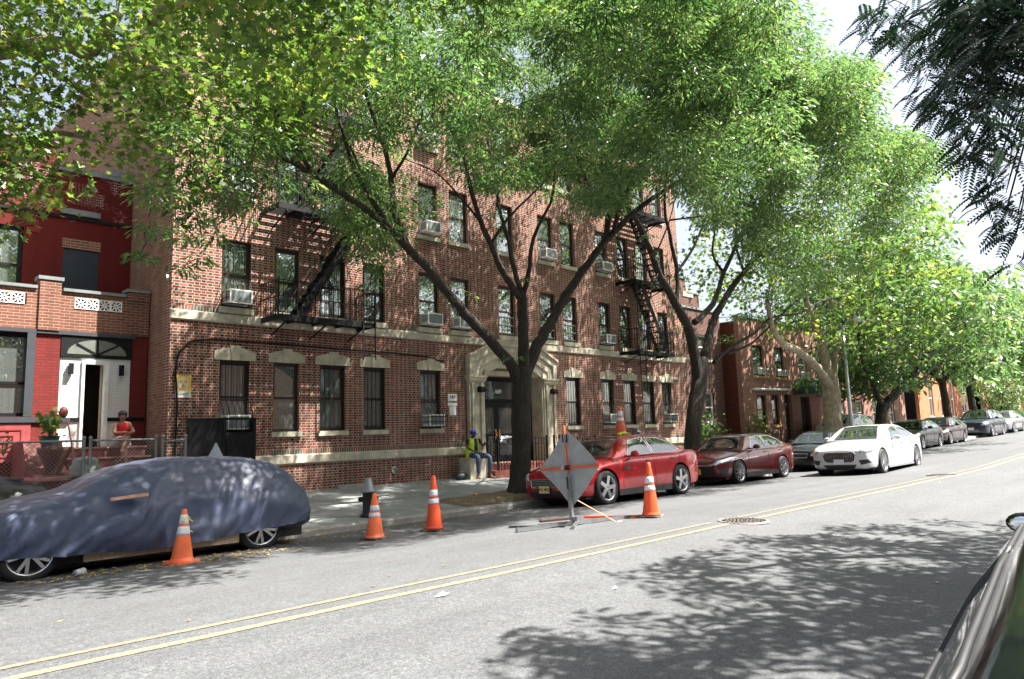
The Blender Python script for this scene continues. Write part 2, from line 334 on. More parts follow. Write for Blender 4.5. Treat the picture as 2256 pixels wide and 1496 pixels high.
def manhole(x, y, label, r=.33):
    z = road_z(y)+.006; R = empty('manhole_cover', (x, y, z), label=label, cat='manhole cover', group='manhole covers in the road')
    RUST = mat('cast_iron', (.19, .165, .155), .65, .2, var=.4, vs=30, bump=.5)
    MB().lathe([(r, .001), (r, .012), (r+.045, .012), (r+.06, -.01)], n=36).build('rim', RUST, R)
    mb = MB().lathe([(.0001, .006), (r-.012, .006)], n=36)
    for k in range(90):
        a = k*2.399; q = (r-.03)*math.sqrt((k+.5)/90); mb.box((q*math.cos(a)-.013, q*math.sin(a)-.013, .006), (q*math.cos(a)+.013, q*math.sin(a)+.013, .013))
    mb.build('lid', RUST, R)
manhole(10.25, 5.45, 'rusty round manhole cover on the yellow lines level with the upright road cone')
manhole(21.7, 5.75, 'round manhole cover on the yellow lines beside the white sedan, seen almost edge on')
LEAFMAT = NN('dry_leaf')
LEAFMAT.L(LEAFMAT.ramp(LEAFMAT.node('ShaderNodeNewGeometry').outputs['Random Per Island'], [(0, (.26, .15, .06)), (.4, (.34, .24, .11)), (.75, (.28, .25, .11)), (1, (.14, .07, .035))]), LEAFMAT.b.inputs['Base Color'])
def scatter_leaves(name, pts, zf, size, label=None):
    mb = MB()
    for x, y in pts:
        s = size*random.uniform(.5, 1.3); a = random.uniform(0, 6.28); z = zf(y)+.008+rise(x); c, d = math.cos(a), math.sin(a); t = random.uniform(.1, .5)*s
        P = lambda u, v, h: (x+c*u-d*v, y+d*u+c*v, z+h)
        mb.add([P(-s, 0, t), P(-.2*s, -.45*s, .2*t), P(s, 0, t*.6), P(-.1*s, .5*s, .3*t)], [(0, 1, 2, 3)])
    o = mb.build(name, LEAFMAT.m); tag(o, kind='stuff'); return o
pts = [(random.uniform(-3, 40), random.uniform(2, 11.3)) for _ in range(90)]
pts += [(random.uniform(1.0, 8.5), 10.6+abs(random.gauss(0, .35))) for _ in range(300)] + [(random.uniform(1.5, 5.2), random.gauss(10.35, .16)) for _ in range(300)]
pts += [(random.uniform(5, 13), 11.55-abs(random.gauss(0, .09))) for _ in range(260)]+[(random.uniform(3.2, 5.5), random.gauss(10.0, .25)) for _ in range(110)]
scatter_leaves('fallen_leaves', [p for p in pts if p[1] < 11.62], road_z, .033)
scatter_leaves('pavement_leaves', [(random.uniform(5.5, 16), random.uniform(11.9, 17)) for _ in range(160)], walk_z, .03)
def pit(x0, x1, y0, y1):
    g = NN('soil'); oc = g.obj(); c = g.ramp(g.noise(25, oc, 6, .8), [(.3, (.09, .065, .04)), (.55, (.2, .155, .1)), (.75, (.34, .28, .2))]); g.L(c, g.b.inputs['Base Color']); g.b.inputs['Roughness'].default_value = .95; g.bump(g.noise(30, oc, 6), 1, .04)
    n = 26; vs = []; fs = []
    for i in range(n+1):
        for j in range(12):
            u, v = i/n, j/11; x = x0+(x1-x0)*u; y = y0+(y1-y0)*v; e = min(u, 1-u, v, 1-v)*6
            z = walk_z(y)+.006+min(1, e)*(.035+.05*math.exp(-((x-12.8)**2)/1.2)+random.uniform(0, .02)) if e > 0 else walk_z(y)+.004
            vs.append((x, y, z))
    for i in range(n):
        for j in range(11): fs.append((i*12+j, (i+1)*12+j, (i+1)*12+j+1, i*12+j+1))
    tag(MB().add(vs, fs).build('soil', g.m, smooth=True), kind='structure')
pit(10.35, 15.0, 11.93, 13.35); pit(19.5, 22.0, 11.93, 13.3)
scatter_leaves('soil_litter', [(random.uniform(10.4, 14.9), random.uniform(11.95, 13.3)) for _ in range(800)], lambda y: walk_z(y)+.05, .035)

# ---------------------------------------------------------------- the brick apartment building
FY = 17.17
COLS = [(7.1, 7.85), (8.48, 9.2), (9.8, 10.58), (11.17, 11.9), (13.15, 13.93), (14.4, 15.2), (16.5, 17.28), (18.55, 19.35), (19.78, 20.56), (21.87, 22.6), (23.25, 24.0), (24.56, 25.35), (25.92, 26.64)]
FLO = [(1.86, 3.62), (4.92, 6.63), (7.80, 9.5), (10.7, 12.4)]
apt = empty('apartment_building', (16.8, 17.17, .3), label='long four storey brick apartment building with fire escapes and a stone doorway', cat='building')
A0 = Vector(apt.location)
def P_(mb, name, m, parent=apt, smooth=False, uv=False):
    o = mb.build(name, m, parent, smooth, uv); return o
def MBA(): return MB(A0)
holes = []; wins = []
for f, (z0, z1) in enumerate(FLO):
    for i, (a, b) in enumerate(COLS):
        if f == 0 and i in (5, 6, 7): continue
        if f == 0 and i == 8: a, b = 19.8, 20.56
        holes.append((a, b, z0, z1)); wins.append((f, i, a, b, z0, z1))
DOOR = (15.62, 18.42, .30, 3.72)
P_(MBA().wall(5.93, 27.8, .25, 13.2, FY, .3, holes+[DOOR]), 'front_wall', BRK, uv=True)
P_(MBA().wall(FY+.302, 32, .25, 13.2, 5.93, .3, [], axis='y'), 'side_wall', BRK_SIDE, uv=True)
P_(MBA().box((27.5, FY+.31, .25), (27.797, 32, 13.2)), 'right_wall', BRK_SIDE, uv=True)
P_(MBA().box((6.25, FY+.31, 12.8), (27.45, 31.9, 12.95)), 'roof', mat('roofing', (.1, .1, .1), .9))
P_(MBA().box((5.86, FY-.07, 13.2), (27.87, FY+.34, 13.34)), 'parapet_coping', STONE)
# stone bands
def band(z0, z1, pr, skip=()):
    mb = MBA(); segs = []; x = 5.90
    for a, b in list(skip)+[(27.83, 27.83)]:
        if a > x: segs.append((x, a))
        x = b
    for a, b in segs: mb.prism([(FY-.002, z0), (FY-pr, z0+.03), (FY-pr, z1-.03), (FY-.002, z1)], a, b, 'YZ')
    return mb
P_(band(4.51, 4.76, .05, [(15.9, 18.15)]), 'stone_belt', BELT); P_(band(1.03, 1.28, .06, [(5.9, 8.0), (14.95, 19.08)]), 'water_table', BELT)
def soldier(z, x0, x1, skip):
    mb = MBA(); x = x0; xs_ = [x0]+[e for a, b in skip for e in (a, b)]+[x1]; seg = [(xs_[i], xs_[i+1]) for i in range(0, len(xs_), 2) if xs_[i+1] > xs_[i]+.05]
    g = MT.get('soldier_brick')
    if g is None:
        n = NN('soldier_brick'); n.L(n.ramp(n.node('ShaderNodeNewGeometry').outputs['Random Per Island'], [(0, (.06, .055, .045)), (.5, (.12, .1, .08)), (.7, (.2, .07, .05)), (1, (.28, .09, .06))]), n.b.inputs['Base Color']); n.b.inputs['Roughness'].default_value = .9; g = n.m; MT['soldier_brick'] = g
    for a, b in seg:
        mb = MBA(); x = a+.004
        mb.box((a, FY-.002, z), (b, FY+.002, z+.118))
        while x+.058 < b: mb.cm = 1; mb.box((x, FY-.006, z), (x+.058, FY-.0021, z+.118)); x += .0725
        P_(mb, 'soldier_course', [STONE, g])
q = [(a-.065, b+.065) for a, b in COLS]; soldier(4.765, 5.95, 27.75, q); soldier(1.285, 8.0, 27.75, [(14.9, 19.1)])
# windows
def guard(x0, x1, z0, z1, y, belly=0, split=.45):
    mb = MBA(); n = max(5, int((x1-x0)/.13)); zs = [z1-.05]
    zm = z0+(z1-z0)*split
    prof = [(y, z1-.03), (y, zm)] if belly else [(y, z1-.03), (y, z0+.03)]
    if belly: prof += [(y-belly*.45, zm-.12), (y-belly*.85, zm-.3), (y-belly, zm-.42), (y-belly, z0+.05)]
    for k in range(n+1):
        x = x0+.02+(x1-x0-.04)*k/n; mb.tube([(x, a, b) for a, b in prof], .009, 4)
    for zz in ([z1-.1, zm] if belly else [z1-.1, (z0+z1)/2, z0+.1]): mb.box((x0, y-.012, zz-.012), (x1, y+.012, zz+.012))
    if belly:
        for zz in (z0+.05, z0+.2, z0+.35):
            yy = y-belly
            mb.box((x0+.015, yy-.01, zz-.01), (x1-.015, yy+.01, zz+.01))
            for x in (x0+.02, x1-.02): mb.box((x-.009, yy, zz-.009), (x+.009, FY+.05, zz+.009))
    return mb
ACS = {(0, 0), (0, 4), (0, 9), (0, 12), (1, 0), (1, 4), (1, 5), (1, 9), (2, 4), (2, 7), (2, 9), (2, 0), (3, 4), (3, 9)}
BELLY = {(0, 0): .3, (0, 4): .36, (0, 9): .3, (0, 12): .36, (1, 0): .3, (1, 9): .3, (2, 0): .3, (2, 9): .25}
STR = {(0, 2), (0, 3), (0, 8), (0, 10), (0, 11), (1, 2), (1, 3), (1, 12), (2, 3), (2, 2), (2, 12)}
BL = {(0, 0): 3, (0, 1): 0, (0, 2): 2, (0, 3): 3, (0, 4): 2, (1, 0): 2, (1, 1): 0, (1, 2): 3, (1, 3): 0, (1, 6): 1, (1, 7): 3, (0, 8): 2, (0, 9): 3, (0, 10): 3, (0, 11): 2}
WIN = None
for f, i, a, b, z0, z1 in wins:
    yf = FY+.10
    fr = MBA(); t = .055; zm = (z0+z1)/2-.02
    fr.box((a, yf, z0), (a+t, yf+.06, z1)); fr.box((b-t, yf, z0), (b, yf+.06, z1)); fr.box((a+t, yf, z1-.1), (b-t, yf+.06, z1)); fr.box((a+t, yf, z0), (b-t, yf+.06, z0+.07))
    fr.box((a+t, yf+.01, zm-.03), (b-t, yf+.06, zm+.03)); fr.box((a+t, yf+.012, zm+.03), (a+t+.035, yf+.05, z1-.1)); fr.box((b-t-.035, yf+.012, zm+.03), (b-t, yf+.05, z1-.1))
    o = P_(fr, 'window', DKBROWN)
    P_(MBA().box((a+t, yf+.035, z0+.07), (b-t, yf+.041, zm-.03)).box((a+t+.035, yf+.024, zm+.03), (b-t-.035, yf+.03, z1-.1)), 'pane', PANE, o)
    k = BL.get((f, i), random.choice([0, 1, 2, 2, 3]))
    dr = 1 if k != 1 else random.uniform(.5, 1); bz = z1-.08-(z1-z0-.14)*dr
    P_(MBA().box((a+.03, yf+.065, bz), (b-.03, yf+.075, z1-.05)), 'blind', BLINDS[k], o)
    zs = (z0-.13, z0-.002) if f != 1 else (4.768, 4.918)
    P_(MBA().box((a-.06, FY-.07, zs[0]), (b+.06, FY+.12, zs[1])), 'sill', STONE, o)
    if (f, i) in BELLY: P_(guard(a, b, z0, z1, FY+.03, BELLY[(f, i)]), 'window_guard', IRON, o)
    elif (f, i) in STR: P_(guard(a, b, z0, z1, FY+.06), 'window_guard', IRON, o)
    elif f == 1 and i in (6, 7, 8): P_(guard(a+.02, b-.02, z0, z0+.75, FY+.06), 'window_guard', STEEL, o)
    if f == 0:
        c = (a+b)/2; h = .24; w_ = (b-a)/2+.14; mb = MBA(); zb = 3.62+.001
        if i in (10, 11):
            mb.box((a-.13, FY-.03, zb), (b+.13, FY+.002, zb+.24))
        else:
            mb.prism([(c-w_, zb), (c+w_, zb), (c+w_, zb+h*.92), (c+.17, zb+h*1.28), (c-.17, zb+h*1.28), (c-w_, zb+h*.92)], FY-.03, FY+.002)
            mb.box((c-w_+.12, FY-.034, zb+h*.5), (c-.16, FY-.03, zb+h*.53)); mb.box((c+.16, FY-.034, zb+h*.5), (c+w_-.12, FY-.03, zb+h*.53))
        mb.prism([(c-.1, zb-.005), (c+.1, zb-.005), (c+.14, zb+h*1.5), (c-.14, zb+h*1.5)], FY-.055, FY-.03)
        P_(mb, 'lintel', STONE, o)
# entrance portal
por = MBA(); Yp = FY-.14
def col(x0, x1):
    por.box((x0, Yp, .3), (x1, FY, 3.3)); por.box((x0-.03, Yp-.04, .3), (x1+.03, FY, 1.15)); por.box((x0+.08, Yp-.05, 1.2), (x0+.17, Yp, 3.28)); por.box((x1-.17, Yp-.05, 1.2), (x1-.08, Yp, 3.28))
    for k, (za, zb) in enumerate(((3.3, 3.36), (3.36, 3.45), (3.45, 3.52))): por.box((x0-.02-.03*k, Yp-.05-.03*k, za), (x1+.02+.03*k, FY, zb-.002))
col(14.98, 15.60); col(18.44, 19.06)
for (x0, x1) in ((15.602, 15.66), (18.38, 18.438)): por.box((x0, FY-.1, .3), (x1, FY+.5, 3.7))
por.box((15.66, FY-.0, 3.56), (18.38, FY+.5, 3.74))
def arch(i0, o0, y0):
    """pointed-shouldered band: inner outline i0, outer o0"""
    n = len(i0)
    for k in range(n-1):
        q = [i0[k], i0[k+1], o0[k+1], o0[k]]; por.prism(q, y0, FY-.001)
I1 = [(15.6, 3.52), (15.66, 3.56), (16.25, 3.80), (17.8, 3.80), (18.38, 3.56), (18.44, 3.52)]
O1 = [(15.35, 3.522), (15.38, 3.75), (16.15, 4.08), (17.9, 4.08), (18.66, 3.75), (18.69, 3.522)]
O2 = [(15.12, 3.522), (15.15, 3.95), (16.0, 4.34), (18.05, 4.34), (18.88, 3.95), (18.91, 3.522)]
O3 = [(14.96, 3.522), (14.96, 4.14), (15.85, 4.54), (18.2, 4.54), (19.07, 4.14), (19.07, 3.522)]
arch(I1, O1, FY-.10); arch(O1, O2, FY-.15); arch(O2, O3, FY-.21)
por.prism([(14.93, 4.1), (14.93, 4.18), (15.84, 4.60), (18.21, 4.60), (19.1, 4.18), (19.1, 4.1), (18.2, 4.52), (15.85, 4.52)], FY-.27, FY-.212)
por.box((15.95, FY-.08, 4.605), (18.1, FY-.001, 4.755))
P_(por, 'entrance_surround', STONE)
P_(MBA().box((14.58, 16.62, .3), (15.3, 17.10, .95)).box((14.6, 17.101, .3), (14.975, FY, .95)), 'stoop_pedestal', STONE); P_(MBA().box((18.75, 16.62, .3), (19.45, 17.10, .95)), 'stoop_pedestal', STONE)
P_(MBA().box((15.32, 16.3, .3), (18.72, 17.02, .52)).box((15.32, 16.62, .521), (18.72, 17.5, .70)), 'steps', BROWNPAINT)
P_(MBA().box((15.67, 17.501, .7), (18.37, 17.6, .72)), 'threshold', STONE)
dr = MBA(); dy = FY+.42
for (x0, x1, z0, z1) in ((15.67, 15.76, .70, 3.55), (18.28, 18.37, .70, 3.55), (15.76, 18.28, 3.40, 3.55), (15.76, 18.28, 2.66, 2.80), (17.55, 17.62, .7, 2.66)): dr.box((x0, dy, z0), (x1, dy+.08, z1))
fr = P_(dr, 'door_frame', BLACK); P_(MBA().box((15.76, dy+.03, 2.8), (18.28, dy+.04, 3.40)), 'transom_pane', PANE, fr)
P_(MBA().box((15.3, dy+.9, .7), (18.7, dy+.95, 3.6)), 'hall_back', mat('hall_dark', (.03, .035, .035), .8), fr)
text('house_number', '669', .2, Matrix.Translation(-A0) @ FACE(16.78, dy+.012, 3.06), mat('number_white', (.8, .82, .8), .5), fr, .002, bold=.003)
for (x0, x1, hx) in ((15.77, 16.67, 16.6), (16.68, 17.55, 16.76)):
    d = MBA(); z0, z1 = .72, 2.655
    for q in ((x0, x0+.1, z0, z1), (x1-.1, x1, z0, z1), (x0+.1, x1-.1, z1-.12, z1), (x0+.1, x1-.1, z0, z0+.22), (x0+.1, x1-.1, 1.6, 1.66)): d.box((q[0], dy+.01, q[2]), (q[1], dy+.06, q[3]))
    o = P_(d, 'door', BLACK); P_(MBA().box((x0+.1, dy+.03, z0+.22), (x1-.1, dy+.036, 1.6)).box((x0+.1, dy+.03, 1.66), (x1-.1, dy+.036, z1-.12)), 'pane', PANE, o)
    P_(MBA().box((hx-.03, dy-.02, 1.45), (hx+.03, dy+.008, 1.8)).tube([(hx, dy-.02, 1.5), (hx, dy-.07, 1.53), (hx, dy-.07, 1.66), (hx, dy-.02, 1.7)], .012), 'handle', mat('brass', (.7, .38, .2), .25, .9), o)
def sconce(x):
    P_(MBA().prism([(Yp-.20, 2.98), (Yp-.20, 3.06), (Yp-.12, 3.16), (Yp, 3.16), (Yp, 2.98)], x-.1, x+.1, 'YZ'), 'wall_lamp', BLACK)
sconce(15.42); sconce(18.85)
P_(MBA().lathe([(.1, 0), (.1, -.03), (.075, -.03), (.07, .01), (.0001, .01)], (12.17, FY-.002, .71), 20, 'Y'), 'wall_vent', CONC)
P_(MBA().box((10.25, FY-.16, .25), (11.1, FY-.001, .42)), 'stone_step', CONC)
# railings of the stoop
def fence_iron(name, x0, y0, x1, y1, zb, h, parent=None, org=None, step=.125, post=True):
    mb = MB(org or (0, 0, 0)); L = math.hypot(x1-x0, y1-y0); n = max(2, int(L/step))
    for k in range(n+1):
        x, y = x0+(x1-x0)*k/n, y0+(y1-y0)*k/n; mb.box((x-.008, y-.008, zb), (x+.008, y+.008, zb+h))
    for z in (zb+.12, zb+h-.22, zb+h-.06): mb.bar((x0, y0, z), (x1, y1, z), .03, .015)
    if post:
        for x, y in ((x0, y0), (x1, y1)): mb.box((x-.025, y-.025, zb), (x+.025, y+.025, zb+h+.04))
    return mb
for (q) in ((15.34, 16.66, 16.55, 16.66), (18.45, 16.66, 18.73, 16.66)): P_(fence_iron('', *q, .521, 1.0, org=A0), 'stoop_railing', IRON)
P_(fence_iron('', 15.5, 16.35, 16.72, 16.35, .521, 1.02, org=A0), 'stoop_railing', IRON); P_(fence_iron('', 16.8, 16.35, 17.75, 16.35, .521, 1.0, org=A0), 'stoop_railing', IRON); P_(fence_iron('', 18.74, 16.3, 20.2, 16.3, .3, 1.15, org=A0), 'stoop_railing', IRON)
# fire escapes
def fire_escape(x0, x1, lev, stairs, ladder):
    yo = 16.25
    for z in lev:
        mb = MBA(); mb.box((x0, yo, z-.13), (x0+.05, FY-.002, z)); mb.box((x1-.05, yo, z-.13), (x1, FY-.002, z)); mb.box((x0, yo-.03, z-.15), (x1, yo, z)); 
        k = 0
        y = yo+.06
        while y < FY-.05:
            mb.box((x0+.05, y, z-.04), (x1-.05, y+.045, z-.012)); y += .098
        for x in np.linspace(x0, x1, 5)[1:-1]: mb.box((x-.02, yo, z-.09), (x+.02, FY-.002, z-.042))
        for x in (x0+.3, (x0+x1)/2, x1-.3): mb.bar((x, yo+.1, z-.13), (x, FY-.01, z-.42), .03)
        pl = P_(mb, 'fire_escape_platform', IRON)
        r = MBA()
        for (a, b) in (((x0+.02, FY-.01), (x0+.02, yo)), ((x0+.02, yo), (x1-.02, yo)), ((x1-.02, yo), (x1-.02, FY-.01))):
            L = math.hypot(b[0]-a[0], b[1]-a[1]); n = int(L/.125)
            for k in range(n+1):
                x, y = a[0]+(b[0]-a[0])*k/n, a[1]+(b[1]-a[1])*k/n; r.box((x-.007, y-.007, z), (x+.007, y+.007, z+.86))
            for zz in (.45, .86): r.bar((*a, z+zz), (*b, z+zz), .035, .018)
        for x, y in ((x0+.02, yo), (x1-.02, yo)): r.box((x-.018, y-.018, z-.1), (x+.018, y+.018, z+.92))
        P_(r, 'railing', IRON, pl)
    for (xa, za, xb, zb) in stairs:
        mb = MBA(); y0, y1 = yo+.12, yo+.55
        for y in (y0, y1): mb.bar((xa, y, za), (xb, y, zb), .025, .2); mb.tube([(xa, y, za+.55), (xb, y, zb+.55)], .012, 5)
        n = int(abs(zb-za)/.21)
        for k in range(1, n):
            t = k/n; x = xa+(xb-xa)*t; z = za+(zb-za)*t; mb.box((x-.1, y0, z-.014), (x+.1, y1, z+.014))
        P_(mb, 'fire_escape_stair', IRON)
    if ladder:
        x, za, zb = ladder; mb = MBA(); y = yo-.05
        for dx in (-.19, .19): mb.box((x+dx-.015, y-.01, za), (x+dx+.015, y+.01, zb))
        z = za+.1
        while z < zb: mb.box((x-.19, y-.008, z-.008), (x+.19, y+.008, z+.008)); z += .3
        P_(mb, 'drop_ladder', IRON)
fire_escape(8.1, 10.95, (4.72, 7.55, 10.42), [(8.75, 4.72, 10.6, 7.5), (8.75, 7.55, 10.6, 10.4)], (11.0-.28, 3.7, 6.2))
fire_escape(23.05, 25.6, (4.72, 7.55, 10.42), [(25.3, 4.72, 23.7, 7.5), (25.3, 7.55, 23.7, 10.4)], (23.3, 2.9, 8.8))
# cables
mb = MBA(); mb.tube([tuple(p) for p in ((6.1, FY-.03, .9), (6.12, FY-.03, 2.6), (6.06, FY-.04, 3.3), (6.13, FY-.03, 3.75), (6.4, FY-.03, 4.02), (6.9, FY-.03, 4.10), (8.5, FY-.03, 4.09), (12.0, FY-.03, 4.07), (13.4, FY-.04, 4.02), (14.0, FY-.04, 3.9))], .022, 6)
mb.tube([(6.0, FY-.04, 3.2), (6.15, FY-.04, 3.45), (6.05, FY-.04, 3.7)], .012, 5); mb.tube([(14.05, FY-.03, 3.9), (14.03, FY-.04, 4.6), (14.1, FY-.04, 5.2), (14.06, FY-.03, 9.5)], .008, 4); mb.tube([(14.1, FY-.1, 4.76), (14.6, FY-.2, 4.5), (15.3, FY-.12, 4.66)], .006, 4)
P_(mb, 'cable', BLACK)
MB_ = MB
scam = empty('security_camera', (26.95, FY-.03, 3.8), label='small white security camera high on the wall near the right end of the brick building', cat='security camera')
MB().box((-.04, 0, -.05), (.04, .03, .05)).build('bracket', WHITE, scam); MB().ell((0, -.09, 0), (.06, .08, .06)).build('housing', WHITE, scam, True)
def sign(x, z0, z1, w, label, name='wall_sign'):
    return empty(name, (x, FY-.012, (z0+z1)/2), label=label, cat='sign')
s = sign(14.39, 2.5, 2.92, .38, 'white NO LOITERING sign on the brick wall beside the stone doorway'); pm = mat('sign_white', (.75, .76, .74), .4, dirt=(.4, .4, .38, .3))
MB().box((-.19, 0, -.16), (.19, .008, .21)).build('plate', pm, s); MB().box((-.13, 0, -.45), (.13, .008, -.17)).build('lower_plate', pm, s)
tm = mat('sign_black', (.02, .02, .02), .6); text('lettering', 'NO', .13, FACE(0, -.003, .11), tm, s, .002, bold=.004); text('lettering', 'LOITERING', .075, FACE(0, -.003, -.04), tm, s, .002, bold=.003)
s = sign(6.25, 2.7, 3.2, .36, 'faded yellow fallout shelter sign with three triangles near the left corner of the brick wall')
MB().box((-.18, 0, -.10), (.18, .008, .26)).build('plate', mat('sign_yellow', (.62, .40, .06), .5, dirt=(.45, .4, .3, .5)), s); MB().box((-.18, 0, -.26), (.18, .008, -.102)).build('lower_plate', mat('sign_grey', (.5, .5, .48), .5), s)
MB().lathe([(.0001, -.004), (.135, -.004), (.135, 0)], (0, 0, .08), 32, 'Y').build('disc', mat('sign_cream', (.6, .55, .42), .5), s)
mb = MB()
for k in range(3):
    a = PI/2+k*2*PI/3+PI; c = Vector((0, -.007, .08)); p = lambda r, t: c+Vector((r*math.cos(t), 0, r*math.sin(t))); mb.add([p(.015, a), p(.12, a-.5), p(.12, a+.5)], [(0, 1, 2)])
mb.build('triangles', mat('sign_orange', (.6, .3, .05), .5), s); text('lettering', 'CAPACITY', .045, FACE(0, -.003, -.18), tm, s, .002)
# air conditioners
ACM = mat('ac_white', (.85, .85, .82), .5, dirt=(.45, .42, .36, .35)); ACG = mat('ac_grille', (.16, .18, .18), .5, .3); ACB = mat('ac_louvre', (.3, .31, .3), .5)
def make_ac():
    r = empty('air_conditioner', cat='air conditioner', group='window air conditioners on the brick building')
    MB().box((-.3, -.32, 0), (.3, .2, .36)).build('case', ACM, r)
    MB().box((-.26, -.331, .035), (.26, -.321, .325)).build('back_grille', ACG, r)
    mb = MB()
    for k in range(9): mb.box((-.31, -.29+.03*k, .07), (-.3005, -.275+.03*k, .3))
    mb.build('side_louvres', ACB, r); MB().box((-.33, .2, -.0), (.33, .22, .5)).build('window_panel', ACM, r)
    return r
ac0 = make_ac(); first = True
def dup(o, parent=None, **kw):
    c = o.copy(); COL.objects.link(c); c.parent = parent
    for k, v in kw.items():
        if k in ('location', 'rotation_euler', 'scale'): setattr(c, k, v)
        else: c[k] = v
    for ch in list(o.children): dup(ch, c)
    return c
ACL = {(0, 0): 'air conditioner in the caged window above the black basement gate', (0, 4): 'white air conditioner in the bulging window cage beside the NO LOITERING sign', (0, 9): 'air conditioner in the ground floor window right behind the cone on the red sedan', (0, 12): 'air conditioner behind the cage of the ground floor window nearest the right corner',
 (1, 0): 'air conditioner in the caged second floor window nearest the left corner', (1, 4): 'air conditioner in the second floor window above the NO LOITERING sign', (1, 5): 'white air conditioner behind the leaning tree limb, just right of the blue grilled one', (1, 9): 'air conditioner in the caged second floor window left of the right hand fire escape', (2, 4): 'bright white air conditioner standing out in the sunlit third floor window among the branches',
 (2, 7): 'small white air conditioner in the third floor window left of the great leaning tree limb', (2, 9): 'air conditioner in the third floor window left of the right hand fire escape', (2, 0): 'dark cornered air conditioner in the caged third floor window nearest the left corner', (3, 4): 'air conditioner in the top floor window above the bright white one', (3, 9): 'air conditioner on the top floor left of the right hand fire escape, among the leaves'}
for (f, i), lab in ACL.items():
    a, b = COLS[i]; z = FLO[f][0]+.075; kw = dict(location=((a+b)/2, FY+.02, z), label=lab, scale=(.95 if b-a > .7 else .85, 1, .95))
    if first:
        ac0.location = kw['location']; ac0['label'] = lab; ac0.scale = kw['scale']; first = False
    else: dup(ac0, **kw)
# ---------------------------------------------------------------- red row house on the left
PY, RY = 18.55, 20.15
red = empty('row_house', (2, 18.55, .3), label='red painted brick row house with a porch balcony and white brick doorway', cat='house')
B0 = Vector(red.location)
def MBR(): return MB(B0)
def R_(mb, name, m, parent=red, **k): return mb.build(name, m, parent, **k)
xl = -9.0
R_(MBR().wall(xl, 5.925, .25, 8.55, RY, .3, [(4.36, 5.18, 5.0, 6.58), (1.7, 3.53, 5.2, 6.95)]), 'upper_wall', BRK_RED, uv=True)
R_(MBR().box((xl, RY+.301, .25), (5.6, RY+9, 8.3)), 'body', BRK_DARK)
# parapet steps and coping
mb = MBR(); mb.box((xl, RY, 8.551), (4.10, RY+.3, 9.15)); R_(mb, 'parapet', BRK_RED, uv=True)
mb = MBR(); mb.box((4.0, RY-.05, 9.151), (4.16, RY+.35, 9.25)); mb.box((xl, RY-.05, 9.151), (3.999, RY+.35, 9.26)); mb.box((4.18, RY-.05, 8.551), (5.3, RY+.35, 8.66)); mb.box((5.3, RY-.06, 8.66), (5.92, RY+.35, 8.83)); mb.box((5.31, RY-.04, 8.551), (5.92, RY+.3, 8.659)); R_(mb, 'coping', GREYSTONE)
R_(MBR().box((xl, RY-.05, 7.33), (5.92, RY-.001, 7.40)), 'string_course', BLACK)
R_(MBR().box((4.28, RY-.09, 7.44), (5.15, RY-.002, 7.58)), 'vent_sill', GREYSTONE)
mb = MBR()
for k in range(9): mb.box((4.4+.075*k, RY-.012, 7.72), (4.445+.075*k, RY-.001, 8.3))
R_(mb, 'brick_vent', mat('dark_red_brick', (.12, .03, .02), .8))
R_(MBR().box((1.3, RY-.03, 7.8), (3.1, RY-.002, 8.35)), 'stone_panel', STONE)
mb = MBR(); cx, cz = 2.6, 6.62
for k in range(15):
    a = k*PI/14
    for r0, r1 in ((.98, 1.26),): mb.prism([(cx+r0*math.cos(a-.1)*1.0, cz+r0*.62*math.sin(a-.1)+.3), (cx+r1*math.cos(a-.085), cz+r1*.66*math.sin(a-.085)+.3), (cx+r1*math.cos(a+.085), cz+r1*.66*math.sin(a+.085)+.3), (cx+r0*math.cos(a+.1), cz+r0*.62*math.sin(a+.1)+.3)], RY-.02, RY-.001)
R_(mb, 'window_arch', BRK_REDP, uv=True)
R_(MBR().box((4.36, RY+.04, 5.0), (5.18, RY+.1, 6.58)), 'balcony_door', mat('navy_door', (.012, .018, .03), .5))
R_(MBR().box((4.34, RY-.006, 6.585), (5.2, RY-.001, 6.83)), 'brick_panel', BRK_PORCH, uv=True)
def bigwin(x0, x1, z0, z1, y, split):
    mb = MBR()
    for q in ((x0, x0+.09, z0, z1), (x1-.09, x1, z0, z1), (x0+.09, x1-.09, z1-.1, z1), (x0+.09, x1-.09, z0, z0+.08), (x0+.09, x1-.09, split-.03, split+.03)): mb.box((q[0], y, q[2]), (q[1], y+.1, q[3]))
    o = R_(mb, 'window', BLACK); R_(MBR().box((x0+.09, y+.04, z0+.08), (x1-.09, y+.046, z1-.1)), 'pane', PANE, o); R_(MBR().box((x0, y+.14, z0), (x1, y+.15, split-.1)), 'curtain', BLINDS[2], o); return o
bigwin(1.7, 3.53, 5.2, 6.95, RY+.06, 6.0)
# porch front
R_(MBR().wall(xl, 5.90, .25, 4.24, PY, .3, [(1.3, 3.52, 2.32, 4.16), (4.06, 5.53, 1.62, 4.1), (-.9, .9, 2.3, 4.16)]), 'porch_wall', BRK_REDP, uv=True)
R_(MBR().box((xl, PY+.3, 4.242), (5.9, RY-.002, 4.45)), 'balcony_floor', CONC)
mb = MBR(); mb.wall(xl, 5.90, 4.245, 5.16, PY-.03, .28, [(4.28, 5.28, 4.78, 5.04), (2.55, 3.35, 4.78, 5.04)]); mb.box((3.58, PY-.075, 4.245), (4.0, PY-.032, 5.38)); mb.box((3.58, PY-.03, 5.161), (4.0, PY+.25, 5.38)); mb.box((5.4, PY-.06, 5.1), (5.9, PY-.031, 5.3)); mb.box((5.4, PY-.03, 5.161), (5.9, PY+.25, 5.30)); R_(mb, 'balcony_parapet', BRK_PORCH, uv=True)
